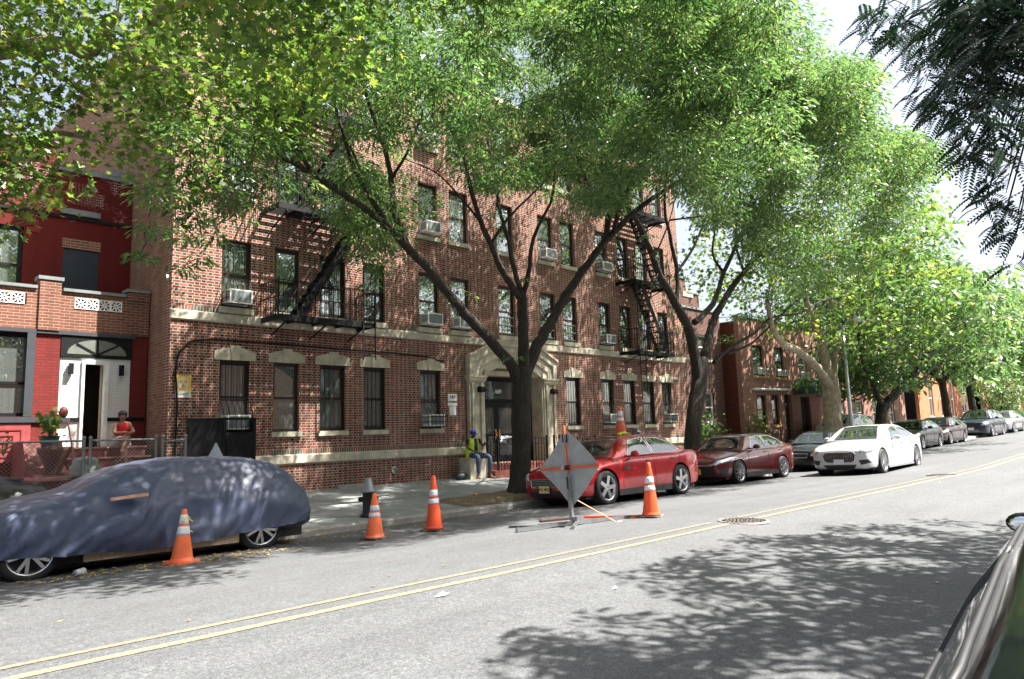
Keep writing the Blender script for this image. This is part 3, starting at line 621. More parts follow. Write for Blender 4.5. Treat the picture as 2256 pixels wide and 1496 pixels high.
mb = MBR(); mb.box((3.54, PY-.1, 5.381), (4.04, PY+.3, 5.46)); mb.box((4.042, PY-.08, 5.161), (5.36, PY+.3, 5.23)); mb.box((xl, PY-.08, 5.161), (3.538, PY+.3, 5.23)); mb.box((5.37, PY-.09, 5.301), (5.91, PY+.3, 5.37)); R_(mb, 'parapet_coping', GREYSTONE)
def breeze(x, z, s=.25):
    mb = MBR(); y0, y1 = PY-.045, PY+.0; t = .02
    for q in ((x, x+s, z, z+t), (x, x+s, z+s-t, z+s), (x, x+t, z+t, z+s-t), (x+s-t, x+s, z+t, z+s-t)): mb.box((q[0], y0, q[2]), (q[1], y1, q[3]))
    c = Vector((x+s/2, 0, z+s/2)); h = s/2-t
    for k in range(8):
        a = k*PI/4; R = h*(1.35 if k % 2 else 1); e = c+Vector((R*math.cos(a), 0, R*math.sin(a))); mb.bar((c.x, y0+.02, c.z), (e.x, y0+.02, e.z), .022, .03, up=(0, 1, 0))
    R_(mb, 'breeze_block', WHITE)
for k in range(4): breeze(4.281+.25*k, 4.785)
for k in range(3): breeze(2.56+.25*k, 4.785)
bigwin(1.3, 3.52, 2.32, 4.16, PY+.08, 3.05)
mb = MBR(); mb.box((1.2, PY-.09, 2.19), (3.62, PY+.05, 2.31)); mb.box((3.63, PY-.05, 2.19), (4.3, PY-.002, 2.28)); mb.box((3.4, PY-.05, 2.32), (3.56, PY-.002, 4.17)); mb.box((1.2, PY-.05, 4.165), (5.6, PY-.032, 4.25)); R_(mb, 'black_trim', mat('grey_black_trim', (.04, .045, .055), .5))
mb = MBR(); mb.box((1.2, PY-.06, 1.35), (3.55, PY-.002, 2.17)); R_(mb, 'wood_panel', mat('red_panel', (.26, .05, .05), .55, var=.2))
mb = MBR()
for (a, b, c, d) in ((2.0, 3.4, 1.45, 2.05),):
    for q in ((a, b, c, c+.03), (a, b, d-.03, d), (a, a+.03, c+.03, d-.03), (b-.03, b, c+.03, d-.03), (a+.15, b-.15, c+.13, c+.15), (a+.15, b-.15, d-.15, d-.13), (b-.17, b-.15, c+.15, d-.15)): mb.box((q[0], PY-.075, q[2]), (q[1], PY-.061, q[3]))
R_(mb, 'panel_moulding', mat('red_moulding', (.2, .03, .03), .5))
# doorway
mb = MBR(); mb.wall(4.06, 5.53, 1.62, 3.66, PY+.02, .2, [(4.5, 5.02, 1.62, 3.6)]); R_(mb, 'door_surround', BRK_WHITE, uv=True)
R_(MBR().box((5.03, PY-.012, 2.2), (5.87, PY-.002, 2.29)).box((4.1, PY-.012, 2.2), (4.49, PY-.002, 2.29)), 'door_trim_band', BLACK)
mb = MBR(); mb.box((4.5, PY-.03, 1.62), (4.56, PY+.15, 3.6)); mb.box((4.98, PY-.03, 1.62), (5.06, PY+.15, 3.6)); mb.box((4.56, PY-.03, 3.52), (4.98, PY+.15, 3.62)); R_(mb, 'door_frame', WHITE)
mb = MBR(); mb.box((4.54, PY+1.3, 1.62), (5.6, PY+1.35, 3.6)); mb.box((4.0, PY+.3, 1.6), (5.6, PY+1.5, 1.625)); R_(mb, 'hall', mat('hall_brown', (.05, .035, .025), .8))
MX = Matrix.Translation((4.97, PY+.16, 1.63)) @ Matrix.Rotation(rad(70), 4, 'Z'); R_(MBR().box((0, 0, 0), (.62, .045, 1.88), MX), 'door', mat('door_tan', (.35, .28, .2), .5))
mb = MBR(); mb.box((4.06, PY-.02, 3.67), (5.55, PY+.06, 4.16))
fo = R_(mb, 'fanlight', BLACK)
mb = MBR(); n = 24; c0 = (4.8, 3.74); pr_ = [(c0[0]+.62*math.cos(PI*k/n), c0[1]+.34*math.sin(PI*k/n)) for k in range(n+1)]; mb.prism(pr_, PY-.026, PY-.021); R_(mb, 'pane', mat('fan_glass', (.16, .17, .15), .08), fo)
mb = MBR()
for a in (PI*.25, PI*.5, PI*.75): mb.bar((c0[0], PY-.03, c0[1]), (c0[0]+.62*math.cos(a), PY-.03, c0[1]+.34*math.sin(a)), .04, .02, up=(0, 1, 0))
R_(mb, 'muntin', BLACK, fo)
for x in (4.27, 5.32): R_(MBR().box((x-.045, PY-.10, 3.27), (x+.045, PY-.002, 3.52)), 'wall_lamp', BLACK)
# stoop
mb = MBR()
for k, (y, z) in enumerate(((17.55, 1.62), (17.25, 1.40), (16.95, 1.18), (16.65, .96), (16.35, .74), (16.05, .52))):
    mb.box((3.98, y, .2), (5.6-(.0 if k else 0), 18.54 if k == 0 else y+.302, z-.035)); 
R_(mb, 'steps', mat('stoop_red', (.17, .045, .04), .8, dirt=(.3, .2, .18, .5), bump=.3))
mb = MBR()
for k, (y, z) in enumerate(((17.55, 1.62), (17.25, 1.40), (16.95, 1.18), (16.65, .96), (16.35, .74), (16.05, .52))): mb.box((3.96, y-.03, z-.034), (5.62, 18.54 if k == 0 else y+.27, z))
R_(mb, 'step_tread', mat('tread_pink', (.36, .17, .15), .8, dirt=(.45, .38, .33, .6)))
R_(MBR().prism([(16.0, .3), (18.54, .3), (18.54, 1.75), (17.6, 1.75), (17.2, 1.2), (16.0, 1.0)], 3.25, 3.95, 'YZ'), 'stoop_wall', mat('stoop_brown', (.13, .03, .025), .8, dirt=(.3, .18, .15, .4)))
R_(MBR().box((3.22, 15.98, 1.001), (3.96, 17.18, 1.06)), 'stoop_wall_cap', mat('pink_cap', (.42, .2, .2), .7))

# ---------------------------------------------------------------- buildings to the right
def house(name, x0, x1, y, top, m, wins, label, side=None, depth=12, frame=WHITE, sillm=STONE, doors=(), zb=.2):
    R = empty(name, ((x0+x1)/2, y, zb), label=label, cat='house' if 'house' in label else 'building'); O = Vector(R.location)
    MB(O).wall(x0, x1, zb, top, y, .25, [w[:4] for w in wins]+[d[:4] for d in doors]).build('front_wall', m, R, uv=True)
    if side: MB(O).box((x0+.002, y+.251, zb), (x0+.3, y+depth, top-.2)).build('side_wall', side, R, uv=True)
    MB(O).box((x0+.31, y+2, zb), (x1-.01, y+depth, top-.3)).build('body', DARK, R)
    MB(O).box((x0-.05, y-.06, top), (x1+.05, y+.3, top+.1)).build('coping', GREYSTONE, R)
    for w in wins:
        a, b, c, d = w[:4]; mb = MB(O); t = .07; zm = (c+d)/2
        for q in ((a, a+t, c, d), (b-t, b, c, d), (a+t, b-t, d-t, d), (a+t, b-t, c, c+t), (a+t, b-t, zm-.03, zm+.03)): mb.box((q[0], y+.1, q[2]), (q[1], y+.17, q[3]))
        o = mb.build('window', w[4] if len(w) > 4 else frame, R); MB(O).box((a+t, y+.13, c+t), (b-t, y+.136, d-t)).build('pane', PANE, o)
        MB(O).box((a, y+.2, c), (b, y+.21, d)).build('blind', BLINDS[random.choice([2, 3, 3])], o); MB(O).box((a-.06, y-.06, c-.12), (b+.06, y+.08, c-.002)).build('sill', sillm, o)
    for d in doors:
        a, b, c, e = d[:4]; MB(O).box((a, y+.2, c), (b, y+.24, e)).build('door', d[4] if len(d) > 4 else DARK, R)
    return R, O
yellow_stone = mat('yellow_stone', (.5, .33, .12), .7)
hA, OA = house('row_house', 27.80, 32.9, 18.15, 7.35, BRK_DARK, [(30.6, 31.8, 4.95, 6.15), (31.05, 31.9, 1.9, 3.35), (28.6, 29.4, 4.95, 6.15), (28.6, 29.4, 1.9, 3.35)], 'dark brick row house with a stepped parapet set back beside the long apartment building')
mb = MB(OA); mb.box((27.81, 18.15, 7.46), (31.05, 18.4, 8.1)); mb.box((27.82, 18.15, 8.101), (29.9, 18.4, 8.75)); mb.build('stepped_parapet', BRK_DARK, hA, uv=True)
mb = MB(OA); mb.box((29.92, 18.1, 8.101), (31.1, 18.45, 8.18)); mb.box((27.82, 18.1, 8.751), (29.95, 18.45, 8.84)); mb.build('parapet_cap', GREYSTONE, hA); MB(OA).prism([(29.6, 7.9), (30.5, 7.9), (30.5, 8.15), (30.25, 8.15), (30.25, 8.35), (29.9, 8.35), (29.9, 8.15), (29.6, 8.15)], 18.12, 18.149).build('stone_panel', STONE, hA)
hB, OB = house('row_house', 32.94, 43.6, 17.17, 7.1, BRK_PINK, [(34.2, 35.4, 4.2, 5.75, BLACK), (36.6, 37.75, 4.2, 5.8, BLACK), (39.5, 40.6, 4.2, 5.8), (41.6, 42.6, 4.2, 5.8), (34.35, 35.3, 1.72, 3.22, BLACK), (35.95, 36.75, 1.7, 3.25, BLACK)], 'rosy brick row house with a green awning beyond the dark stepped house', side=BRK_MAROON, sillm=yellow_stone, doors=[(37.4, 38.3, .9, 3.3), (39.4, 40.6, .9, 3.2)])
MB(OB).box((32.96, 17.1, 7.11), (43.58, 17.2, 7.25)).build('cornice', mat('roof_green', (.12, .2, .16), .6), hB); MB(OB).tube([(33.9, 17.1, 3.5), (37.9, 17.1, 3.55)], .07).build('awning_roll', WHITE, hB)
MB(OB).box((37.2, 15.6, .2), (42.4, 17.16, .95)).build('stoop', mat('stoop_red2', (.25, .07, .05), .8), hB)
mb = fence_iron('', 38.2, 15.65, 42.3, 15.65, .95, .95, org=OB, step=.22); mb.build('porch_railing', mat('railing_pale', (.5, .48, .45), .6), hB)
aw = empty('awning', (40.4, 16.6, 3.2), label='domed dark green fabric awning over the doorway of the rosy brick house', cat='awning')
mb = MB(); n = 14
for i in range(n): pass
prof = [(-1.0+.0*k, 0) for k in range(1)]; vs = []; fs = []
for i in range(17):
    a = PI*i/16
    for j in range(7):
        b = PI/2*j/6; vs.append((-1.95*math.cos(a)*(1 if j < 6 else .98), .5-1.3*math.cos(b), .12+.85*math.sin(b)*(.6+.4*math.sin(a)) if 0 < i < 16 else .1))
for i in range(16):
    for j in range(6): fs.append((i*7+j, (i+1)*7+j, (i+1)*7+j+1, i*7+j+1))
mb.add(vs, fs); mb.build('canopy', mat('awning_green', (.02, .06, .045), .5, var=.3), aw, True); MB().box((-1.97, -.82, -.12), (1.97, -.78, .12)).build('valance', mat('awning_dark', (.01, .03, .025), .6), aw)
for i, (x, y, z, lab) in enumerate(((35.1, 17.1, 4.28, 'small white air conditioner in the left upper window of the rosy brick house'), (37.35, 17.1, 4.28, 'white air conditioner in the second upper window of the rosy brick house'), (40.2, 17.1, 4.28, 'white air conditioner in the upper window over the green awning'))):
    dup(ac0, location=(x, y, z), label=lab, scale=(.75, .8, .75), group='window air conditioners on the rosy house')
# a row of further houses, mostly hidden by foliage
house('row_house', 44.0, 57.5, 17.4, 6.9, BRK_PINK, [(45+3*k, 46.2+3*k, z, z+1.5) for k in range(4) for z in (1.6, 4.3)], 'brick row house mostly hidden by the leaves behind the parked white van')
house('apartment_building', 60.0, 71.5, 17.17, 9.2, BRK_ORANGE, [(62.5, 63.6, 2.0, 4.9), (65.5, 66.6, 2.0, 4.9), (68.5, 69.6, 2.0, 4.9), (62.5, 63.6, 6, 8), (65.5, 66.6, 6, 8), (68.5, 69.6, 6, 8)], 'bright orange brick building with tall white windows far down the street')
far, OF = house('apartment_building', 80, 140, 17.4, 13.5, BRK_PINK, [(82+4.2*k, 83.5+4.2*k, z, z+1.9, DKBROWN) for k in range(13) for z in (1.8, 4.9, 7.9, 10.8)], 'far brick apartment building with a red painted base and fire escapes')
MB(OF).box((80.0, 17.28, .3), (139.9, 17.398, 3.1)).build('painted_base', mat('base_red', (.4, .07, .06), .8), far); MB(OF).box((86.0, 16.6, .2), (91.5, 17.39, 3.6)).build('tan_porch', mat('tan_porch', (.45, .3, .16), .8), far)
for x in (83.5, 96, 110):
    for z in (4.4, 7.4, 10.3):
        mb = MB(OF); mb.box((x, 16.4, z-.15), (x+5.5, 17.39, z)); 
        for k in range(14): mb.box((x+.42*k, 16.4, z), (x+.42*k+.03, 16.43, z+.9))
        mb.box((x, 16.4, z+.87), (x+5.5, 16.44, z+.92)); mb.build('fire_escape_platform', IRON, far)
house('row_house', 72, 79.5, 18.2, 7.5, BRK_DARK, [(73+3*k, 74.2+3*k, z, z+1.5) for k in range(2) for z in (1.6, 4.3)], 'dark brick house between the bright orange building and the far apartments')
# opposite side of the street, behind the photographer: seen only in reflections
for k, (x0, x1, top, mm, lab) in enumerate(((-14, 2, 9, BRK_PORCH, 'brick house directly behind the photographer'), (2.3, 22, 12.5, BRK_PINK, 'tall brick building across the street behind the near tree'), (22.3, 44, 9.5, BRK_DARK, 'dark brick row across the street'))):
    R = empty('row_house', ((x0+x1)/2, -7, 0), label=lab, cat='house'); O = Vector(R.location)
    hw = [(x0+1.2+2.6*i, x0+2.2+2.6*i, z, z+1.6) for i in range(int((x1-x0-2)/2.6)) for z in np.arange(1.6, top-2, 2.9)]
    MB(O).box((x0, -14, .1), (x1, -7.0, top)).build('body', mm, R, uv=True)
    for a, b, c, d in hw: MB(O).box((a, -7.0, c), (b, -6.96, d)).build('window', mat('opp_glass', (.25, .3, .34), .1), R)
# ---------------------------------------------------------------- trees
def leaf_mat(name, stops, gloss=.35, trans=.5, tcol=1.25):
    g = NN(name); geo = g.node('ShaderNodeNewGeometry'); r = geo.outputs['Random Per Island']
    big = g.ramp(g.noise(1.1, g.obj(), 2), [(.36, (0, 0, 0)), (.64, (1, 1, 1))]); f = g.M('ADD', g.M('MULTIPLY', r, .6), g.M('MULTIPLY', big, .38)); c = g.ramp(f, stops)
    g.L(c, g.b.inputs['Base Color']); g.b.inputs['Roughness'].default_value = gloss; g.b.inputs['Specular IOR Level'].default_value = .55
    tr = g.node('ShaderNodeBsdfTranslucent'); hs = g.mix(1.0, c, (1.15, 1.2, .78), 'MULTIPLY'); g.L(hs, tr.inputs[0])
    mx = g.node('ShaderNodeMixShader'); mx.inputs[0].default_value = trans; g.L(g.b.outputs[0], mx.inputs[1]); g.L(tr.outputs[0], mx.inputs[2]); g.L(mx.outputs[0], g.out.inputs[0]); return g.m
LOCUST = leaf_mat('locust_leaf', [(.2, (.05, .105, .038)), (.45, (.095, .18, .062)), (.7, (.155, .25, .10)), (.95, (.30, .31, .12))], gloss=.3, trans=.55)
PLANE = leaf_mat('plane_leaf', [(.2, (.07, .13, .03)), (.5, (.12, .21, .045)), (.75, (.20, .28, .06)), (.95, (.42, .38, .09))], trans=.55)
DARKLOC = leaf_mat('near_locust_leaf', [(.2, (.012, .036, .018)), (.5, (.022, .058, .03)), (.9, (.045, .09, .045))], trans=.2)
def bark_mat(name, a, b, c, sc=9, st=(1, 1, .16), bd=.06):
    g = NN(name); mp = g.node('ShaderNodeMapping'); mp.inputs['Scale'].default_value = st; g.L(g.obj(), mp.inputs[0])
    n = g.noise(sc*2.2, mp.outputs[0], 8, .75); col = g.ramp(n, [(.3, a), (.52, b), (.72, c)]); g.L(col, g.b.inputs['Base Color']); g.b.inputs['Roughness'].default_value = .9; g.bump(n, .9, bd); return g.m
BARK = bark_mat('locust_bark', (.010, .008, .006), (.032, .026, .019), (.075, .062, .045))
BARKP = bark_mat('plane_bark', (.11, .085, .055), (.26, .22, .15), (.42, .39, .29), 3.2, (1, 1, .6), .008)
LB = [(-400, 520), (0, 470), (60, 470), (130, 400), (190, 345), (240, 360), (270, 560), (300, 590), (330, 420), (350, 560), (380, 640), (430, 580), (480, 440), (560, 380), (680, 340), (740, 420), (790, 600), (850, 600), (875, 420), (900, 320), (960, 320), (1010, 380), (1080, 440), (1150, 430), (1200, 400), (1260, 420), (1300, 470), (1350, 480), (1400, 440), (1440, 420), (1480, 410), (1520, 470), (1580, 520), (1620, 560), (1680, 620), (1740, 640), (1800, 690), (1850, 760), (1880, 820), (1950, 860), (2000, 850), (2050, 790), (2100, 740), (2150, 760), (2256, 740), (2700, 740)]
UE = [(-500, -9999), (1600, -9999), (1640, -500), (1720, -60), (1790, 60), (1850, 100), (1900, 120), (1915, 235), (1960, 265), (2040, 285), (2082, 330), (2088, 540), (2120, 565), (2180, 590), (2256, 640), (2700, 660)]
lbx, lby = zip(*LB); uex, uey = zip(*UE)
def allow(P, r, lo=None, up=True):
    x, y, f = proj(P)
    if f < 0: return False
    if x < -250 or x > 2450 or y < -350 or y > 1700: return True
    rp = FPX*r/f
    L = np.interp(x, lbx, lby) if lo is None else np.interp(x, *lo)
    if y+rp*.55 > L: return False
    if up and x > 1600 and y-rp*.6 < np.interp(x, uex, uey): return False
    return True
def fronds(C, D, U, L, Wd, droop=.35):
    """arrays: centre, direction, side, length, width -> folded pointed frond of four faces"""
    n = len(C); Z = np.zeros((n, 3)); Z[:, 2] = -1
    p0 = C; p1 = C+D*(L*.38)[:, None]+Z*(L*.04*droop)[:, None]; p2 = C+D*(L*.75)[:, None]+Z*(L*.35*droop)[:, None]; p3 = C+D*L[:, None]*.98+Z*(L*.75*droop)[:, None]
    s = U*Wd[:, None]
    V = np.stack([p0, p1-s*.5, p1+s*.5, p2-s*.42, p2+s*.42, p3], 1).reshape(-1, 3)
    F = np.array([(0, 1, 2, -1), (1, 3, 4, 2), (3, 5, 4, -1)]); return V, n
def frond_mesh(name, V, n, m, parent):
    me = bpy.data.meshes.new(name); me.vertices.add(len(V)); me.vertices.foreach_set('co', V.astype(np.float32).ravel())
    base = (np.arange(n)*6)[:, None]; loops = (base+np.array([0, 1, 2, 1, 3, 4, 2, 3, 5, 4])).ravel(); me.loops.add(len(loops)); me.loops.foreach_set('vertex_index', loops.astype(np.int32))
    st = ((np.arange(n)*10)[:, None]+np.array([0, 3, 7])).ravel(); me.polygons.add(len(st)); me.polygons.foreach_set('loop_start', st.astype(np.int32)); me.polygons.foreach_set('loop_total', np.tile([3, 4, 3], n).astype(np.int32))
    me.update(calc_edges=True); me.validate(); return link(name, me, m, parent)
def star_mesh(name, C, D, U, Sz, m, parent):
    """lobed plane leaves: one 9-gon fan each"""
    n = len(C); ang = np.array([-2.6, -2.0, -1.35, -.85, -.35, 0, .35, .85, 1.35, 2.0, 2.6]); rr = np.array([.42, .8, .45, .95, .55, 1.15, .55, .95, .45, .8, .42])
    N = np.cross(D, U); V = []
    for a, r in zip(ang, rr): V.append(C+D*(Sz*r*math.cos(a)*.5)[:, None]+U*(Sz*r*math.sin(a)*.5)[:, None]-np.array([0, 0, 1.])*(Sz*.1*abs(math.sin(a)))[:, None])
    V = np.stack(V, 1).reshape(-1, 3); k = len(ang); me = bpy.data.meshes.new(name); me.vertices.add(len(V)); me.vertices.foreach_set('co', V.astype(np.float32).ravel())
    me.loops.add(n*k); me.loops.foreach_set('vertex_index', np.arange(n*k, dtype=np.int32)); me.polygons.add(n); me.polygons.foreach_set('loop_start', (np.arange(n)*k).astype(np.int32)); me.polygons.foreach_set('loop_total', np.full(n, k, np.int32))
    me.update(calc_edges=True); return link(name, me, m, parent)
def unit(a): return a/np.maximum(1e-6, np.linalg.norm(a, axis=1))[:, None]
def limb(mb, pts, r0, r1, n=8, wob=.03):
    """smooth wandering tapered limb through pts"""
    pts = [Vector(p) for p in pts]; out = []; seg = 5
    for i in range(len(pts)-1):
        a = pts[max(i-1, 0)]; b = pts[i]; c = pts[i+1]; d = pts[min(i+2, len(pts)-1)]
        for k in range(seg):
            t = k/seg; out.append(.5*((2*b)+(-a+c)*t+(2*a-5*b+4*c-d)*t*t+(-a+3*b-3*c+d)*t**3))
    out.append(pts[-1]); N = len(out); rs = []
    for i in range(N):
        t = i/(N-1); r = r0+(r1-r0)*t**.8; rs.append(r*(1+random.uniform(-.05, .05)))
        if 0 < i < N-1: out[i] += Vector((random.uniform(-1, 1), random.uniform(-1, 1), random.uniform(-1, 1)))*wob*min(1, r*6)
    mb.tube(out, rs, n); return out
def crown(name, m, parent, cl, per, flen, fw, org, kind='frond', nz=.55, flat=.45):
    Cs, Ds, Us, Ls = [], [], [], []
    for c, r in cl:
        k = max(6, int(per*r*r)); u = unit(RNG.normal(size=(k, 3))); rad_ = r*RNG.random(k)**.45; p = u*rad_[:, None]; p[:, 2] *= flat
        p[:, 2] -= .18*(p[:, 0]**2+p[:, 1]**2)/max(r, .01)
        d = p*np.array([1, 1, .2]); d = unit(d+RNG.normal(size=(k, 3))*r*.45*np.array([1, 1, .5])); d[:, 2] -= .25; d = unit(d)
        up = np.tile([0, 0, 1.], (k, 1))+RNG.normal(size=(k, 3))*nz; s = unit(np.cross(d, up)); Cs.append(p+np.array(c)); Ds.append(d); Us.append(s); Ls.append(RNG.uniform(.7, 1.3, k))
    C, D, U, L = map(np.concatenate, (Cs, Ds, Us, Ls)); C = C-np.array(org)
    if kind == 'frond': V, n = fronds(C, D, U, L*flen, L*fw); o = frond_mesh(name, V, n, m, parent)
    else: o = star_mesh(name, C, D, U, L*flen, m, parent)
    return len(C)
def near_pt(P, skel):
    b = min(skel, key=lambda q: (q[0]-P).length_squared); return b
def twigs(mb, cl, skel, r=.018, every=1, maxd=3.5):
    from mathutils.kdtree import KDTree
    def dmin(c): P = Vector(c[0]); return min((q-P).length_squared for q in skel[::3])
    todo = sorted(cl[::every], key=dmin); pool = list(skel); n0 = len(pool); tree = None
    for i, (c, rr) in enumerate(todo):
        if i % 12 == 0:
            tree = KDTree(len(pool)); [tree.insert(q, k) for k, q in enumerate(pool)]; tree.balance()
        P = Vector(c); q, k, L = tree.find(P)
        if L > maxd or L < .05: continue
        m2 = q.lerp(P, .3)+Vector((random.uniform(-.1, .1), random.uniform(-.1, .1), .06))*L; m = q.lerp(P, .65)+Vector((random.uniform(-.12, .12), random.uniform(-.12, .12), .05))*L
        b = r*(.55+.32*L) if k < n0 else r*.5; mb.tube([q, m2, m, P], [b, b*.75, b*.5, b*.28], 5, False); pool += [m2, m, P]
        for _ in range(2):
            e = P+Vector((random.uniform(-1, 1), random.uniform(-1, 1), random.uniform(-.5, .3)))*rr*.8; mb.tube([m, (m+e)/2+Vector((0, 0, .04)), e], [b*.4, b*.3, b*.12], 4, False)
from mathutils import noise as noise_
def sample(center, rads, n, rr, lo=None, up=True, shell=.55, tries=40, gap=None, sp=0, smin=None):
    out = []; t = 0
    while len(out) < n and t < n*tries:
        t += 1; u = Vector(RNG.normal(size=3)).normalized(); s = RNG.random()**(shell) if smin is None else 1-(1-smin)*RNG.random()**1.5; P = (center[0]+u.x*s*rads[0], center[1]+u.y*s*rads[1], center[2]+u.z*s*rads[2]); r = random.uniform(*rr)
        if not allow(P, r, lo, up): continue
        if gap and gap(P): continue
        if noise_.noise(Vector(P)*.42) < -.13: continue
        if sp and any((P[0]-q[0][0])**2+(P[1]-q[0][1])**2+3*(P[2]-q[0][2])**2 < sp*sp for q in out): continue
        out.append((P, r))
    return out
def pts(lst): return [tuple(YY(*p)) for p in lst]
def trunk_flare(mb, P, r, h=.5, n=14):
    x, y, z = P; vs = []; fs = []; m = 6
    ph = random.uniform(0, 6)
    for i in range(m+1):
        t = i/m; zz = z-.12+(h+.12)*t
        for k in range(n):
            a = 2*PI*k/n; rr = r*(1+.95*(1-t)**2.4*(1+.35*math.sin(a*4+ph))); vs.append((x+rr*math.cos(a), y+rr*math.sin(a), zz))
    for i in range(m):
        for k in range(n): fs.append((i*n+k, i*n+(k+1) % n, (i+1)*n+(k+1) % n, (i+1)*n+k))
    mb.add(vs, fs)
# --- locust at the red sedan
T1 = Vector((12.67, 12.62, .12))
t1 = empty('locust_tree', T1, label='large locust tree with a dark forked trunk standing in front of the stone doorway', cat='tree')
mb = MB(T1); sk = []
def LM(l, r0, r1, n=8, w=.03): o = limb(mb, pts(l), r0, r1, n, w); sk.extend(o); return o
trunk_flare(mb, T1, .245, .75); LM([(1147, 1055, 12.62), (1149, 980, 12.62), (1148, 900, 12.62), (1150, 810, 12.62)], .24, .25, 16, .012)
LM([(1146, 850, 12.62), (1120, 795, 12.55), (1060, 730, 12.4), (1000, 662, 12.2), (945, 595, 11.9), (885, 530, 11.6), (830, 480, 11.3), (760, 430, 11.0), (690, 385, 10.6), (610, 340, 10.2)], .155, .04, 10)
LM([(905, 560, 11.7), (870, 470, 11.8), (862, 395, 12.0), (845, 320, 12.2), (815, 235, 12.3), (790, 150, 12.4)], .085, .03)
LM([(862, 395, 12.0), (900, 330, 11.5), (930, 250, 11.3)], .04, .02); LM([(845, 480, 11.4), (790, 390, 11.0), (760, 310, 10.8), (735, 220, 10.7)], .06, .02)
LM([(690, 385, 10.6), (640, 300, 10.2), (600, 230, 10)], .045, .02); LM([(870, 470, 11.8), (820, 420, 12.6), (770, 320, 13), (740, 250, 13.2)], .05, .02)
LM([(1150, 830, 12.62), (1153, 740, 12.6), (1150, 665, 12.6), (1140, 640, 12.6)], .15, .125, 10)
LM([(1145, 655, 12.6), (1108, 600, 12.4), (1082, 540, 12.2), (1060, 490, 12), (1038, 420, 11.8), (1020, 340, 11.5), (985, 270, 11.2), (950, 220, 11)], .095, .025)
LM([(1150, 650, 12.6), (1132, 590, 12.8), (1120, 530, 12.9), (1100, 460, 13), (1090, 380, 13.1), (1075, 300, 13.2), (1080, 200, 13.2)], .08, .025)
LM([(1152, 655, 12.6), (1165, 600, 12.3), (1172, 540, 12), (1190, 490, 11.6), (1215, 440, 11.2), (1225, 360, 10.8)], .07, .025)
LM([(1080, 540, 12.2), (1120, 480, 11.6), (1170, 430, 11), (1210, 390, 10.4)], .04, .015); LM([(1060, 490, 12), (1010, 430, 12.2), (960, 380, 12.6), (890, 350, 12.8)], .035, .012)
LM([(1155, 830, 12.62), (1185, 760, 12.6), (1225, 690, 12.5), (1262, 628, 12.3), (1300, 575, 12.1), (1340, 525, 11.9), (1395, 470, 11.6), (1440, 435, 11.2), (1500, 395, 10.8)], .165, .055, 10)
LM([(1335, 530, 11.9), (1340, 450, 12.2), (1325, 370, 12.4), (1320, 270, 12.5), (1310, 160, 12.6)], .09, .03); LM([(1350, 520, 11.9), (1372, 440, 11.4), (1420, 350, 11), (1450, 250, 10.8), (1460, 150, 10.6)], .075, .025)
LM([(1395, 470, 11.6), (1450, 400, 12.2), (1500, 300, 12.6)], .05, .02); LM([(1300, 420, 12.3), (1270, 340, 12.0), (1240, 250, 11.6), (1235, 170, 11.4)], .05, .02)
def lit(P):
    t = 17.17-P[1]; a = P[0]-.87*t; b = P[2]-2.1*t
    if 5.6 < a < 8.8 and 4.5 < b < 13: return random.random() < .97
    if 12.5 < a < 28 and 4.9 < b < 10.5: return random.random() < .72
    t = 18.55-P[1]; a = P[0]-.87*t; b = P[2]-2.1*t
    return 1.5 < a < 4.9 and 1.5 < b < 7.5 and random.random() < .85
def sparse1(P):
    x, y, f = proj(P)
    return (780 < x < 1480 and y > 400 and random.random() < .4) or lit(P)
cl = sample((12.3, 11.2, 8.5), (6.9, 5.6, 3.9), 230, (.42, .78), gap=sparse1, sp=1.0, smin=.6)+sample((12.3, 12.2, 8.6), (4.6, 3.2, 2.8), 55, (.3, .5), gap=sparse1, sp=1.0)+sample((12.0, 6.6, 10.2), (6, 2.6, 1.3), 75, (.5, .8), sp=.9)
for (x, y, d, r) in ((880, 150, 11, .5), (940, 200, 11, .5), (1000, 160, 11.2, .5), (1060, 240, 11, .5), (1010, 260, 11.4, .4), (930, 270, 11.6, .35), (870, 230, 11.5, .4), (1100, 140, 11, .5), (1120, 320, 11.2, .45), (1180, 250, 11, .5), (400, 430, 9.8, .35), (430, 480, 9.8, .32), (400, 520, 9.6, .28), (470, 520, 9.8, .25), (440, 570, 9.6, .2), (395, 590, 9.4, .2), (520, 470, 10, .3), (480, 420, 10, .4), (540, 370, 10, .45), (600, 400, 10.2, .4), (650, 330, 10.4, .5), (420, 360, 9.8, .45), (340, 420, 9.4, .35), (330, 500, 9.3, .25), (310, 560, 9.2, .2), (560, 300, 10, .5), (480, 300, 9.8, .5), (400, 290, 9.6, .4), (700, 440, 10.6, .3), (660, 400, 10.4, .35), (800, 560, 11.3, .32), (830, 590, 11.4, .3), (815, 625, 11.3, .22), (790, 520, 11.2, .35), (760, 470, 11, .35), (500, 400, 11, .5), (560, 440, 11, .3), (940, 470, 11.6, .22), (960, 440, 11.6, .25), (1010, 640, 12.2, .13), (1040, 650, 12.2, .12), (985, 660, 12.1, .12), (1110, 790, 12.3, .13), (1140, 785, 12.3, .12), (1085, 470, 11.6, .2), (1155, 615, 12.3, .12), (1300, 470, 11.6, .3), (1250, 480, 11.4, .25), (1290, 440, 11.4, .35), (1330, 420, 11.2, .35), (1215, 420, 11.2, .35), (1150, 400, 11.2, .4), (890, 560, 11.5, .14)):
    cl.append((tuple(YY(x, y, d)), r))
far_cl = [c for c in cl]; twigs(mb, far_cl, sk, .02, 1); mb.build('trunk', BARK, t1, True)
n1 = crown('crown', LOCUST, t1, cl, 1100, .12, .033, T1, flat=.55)
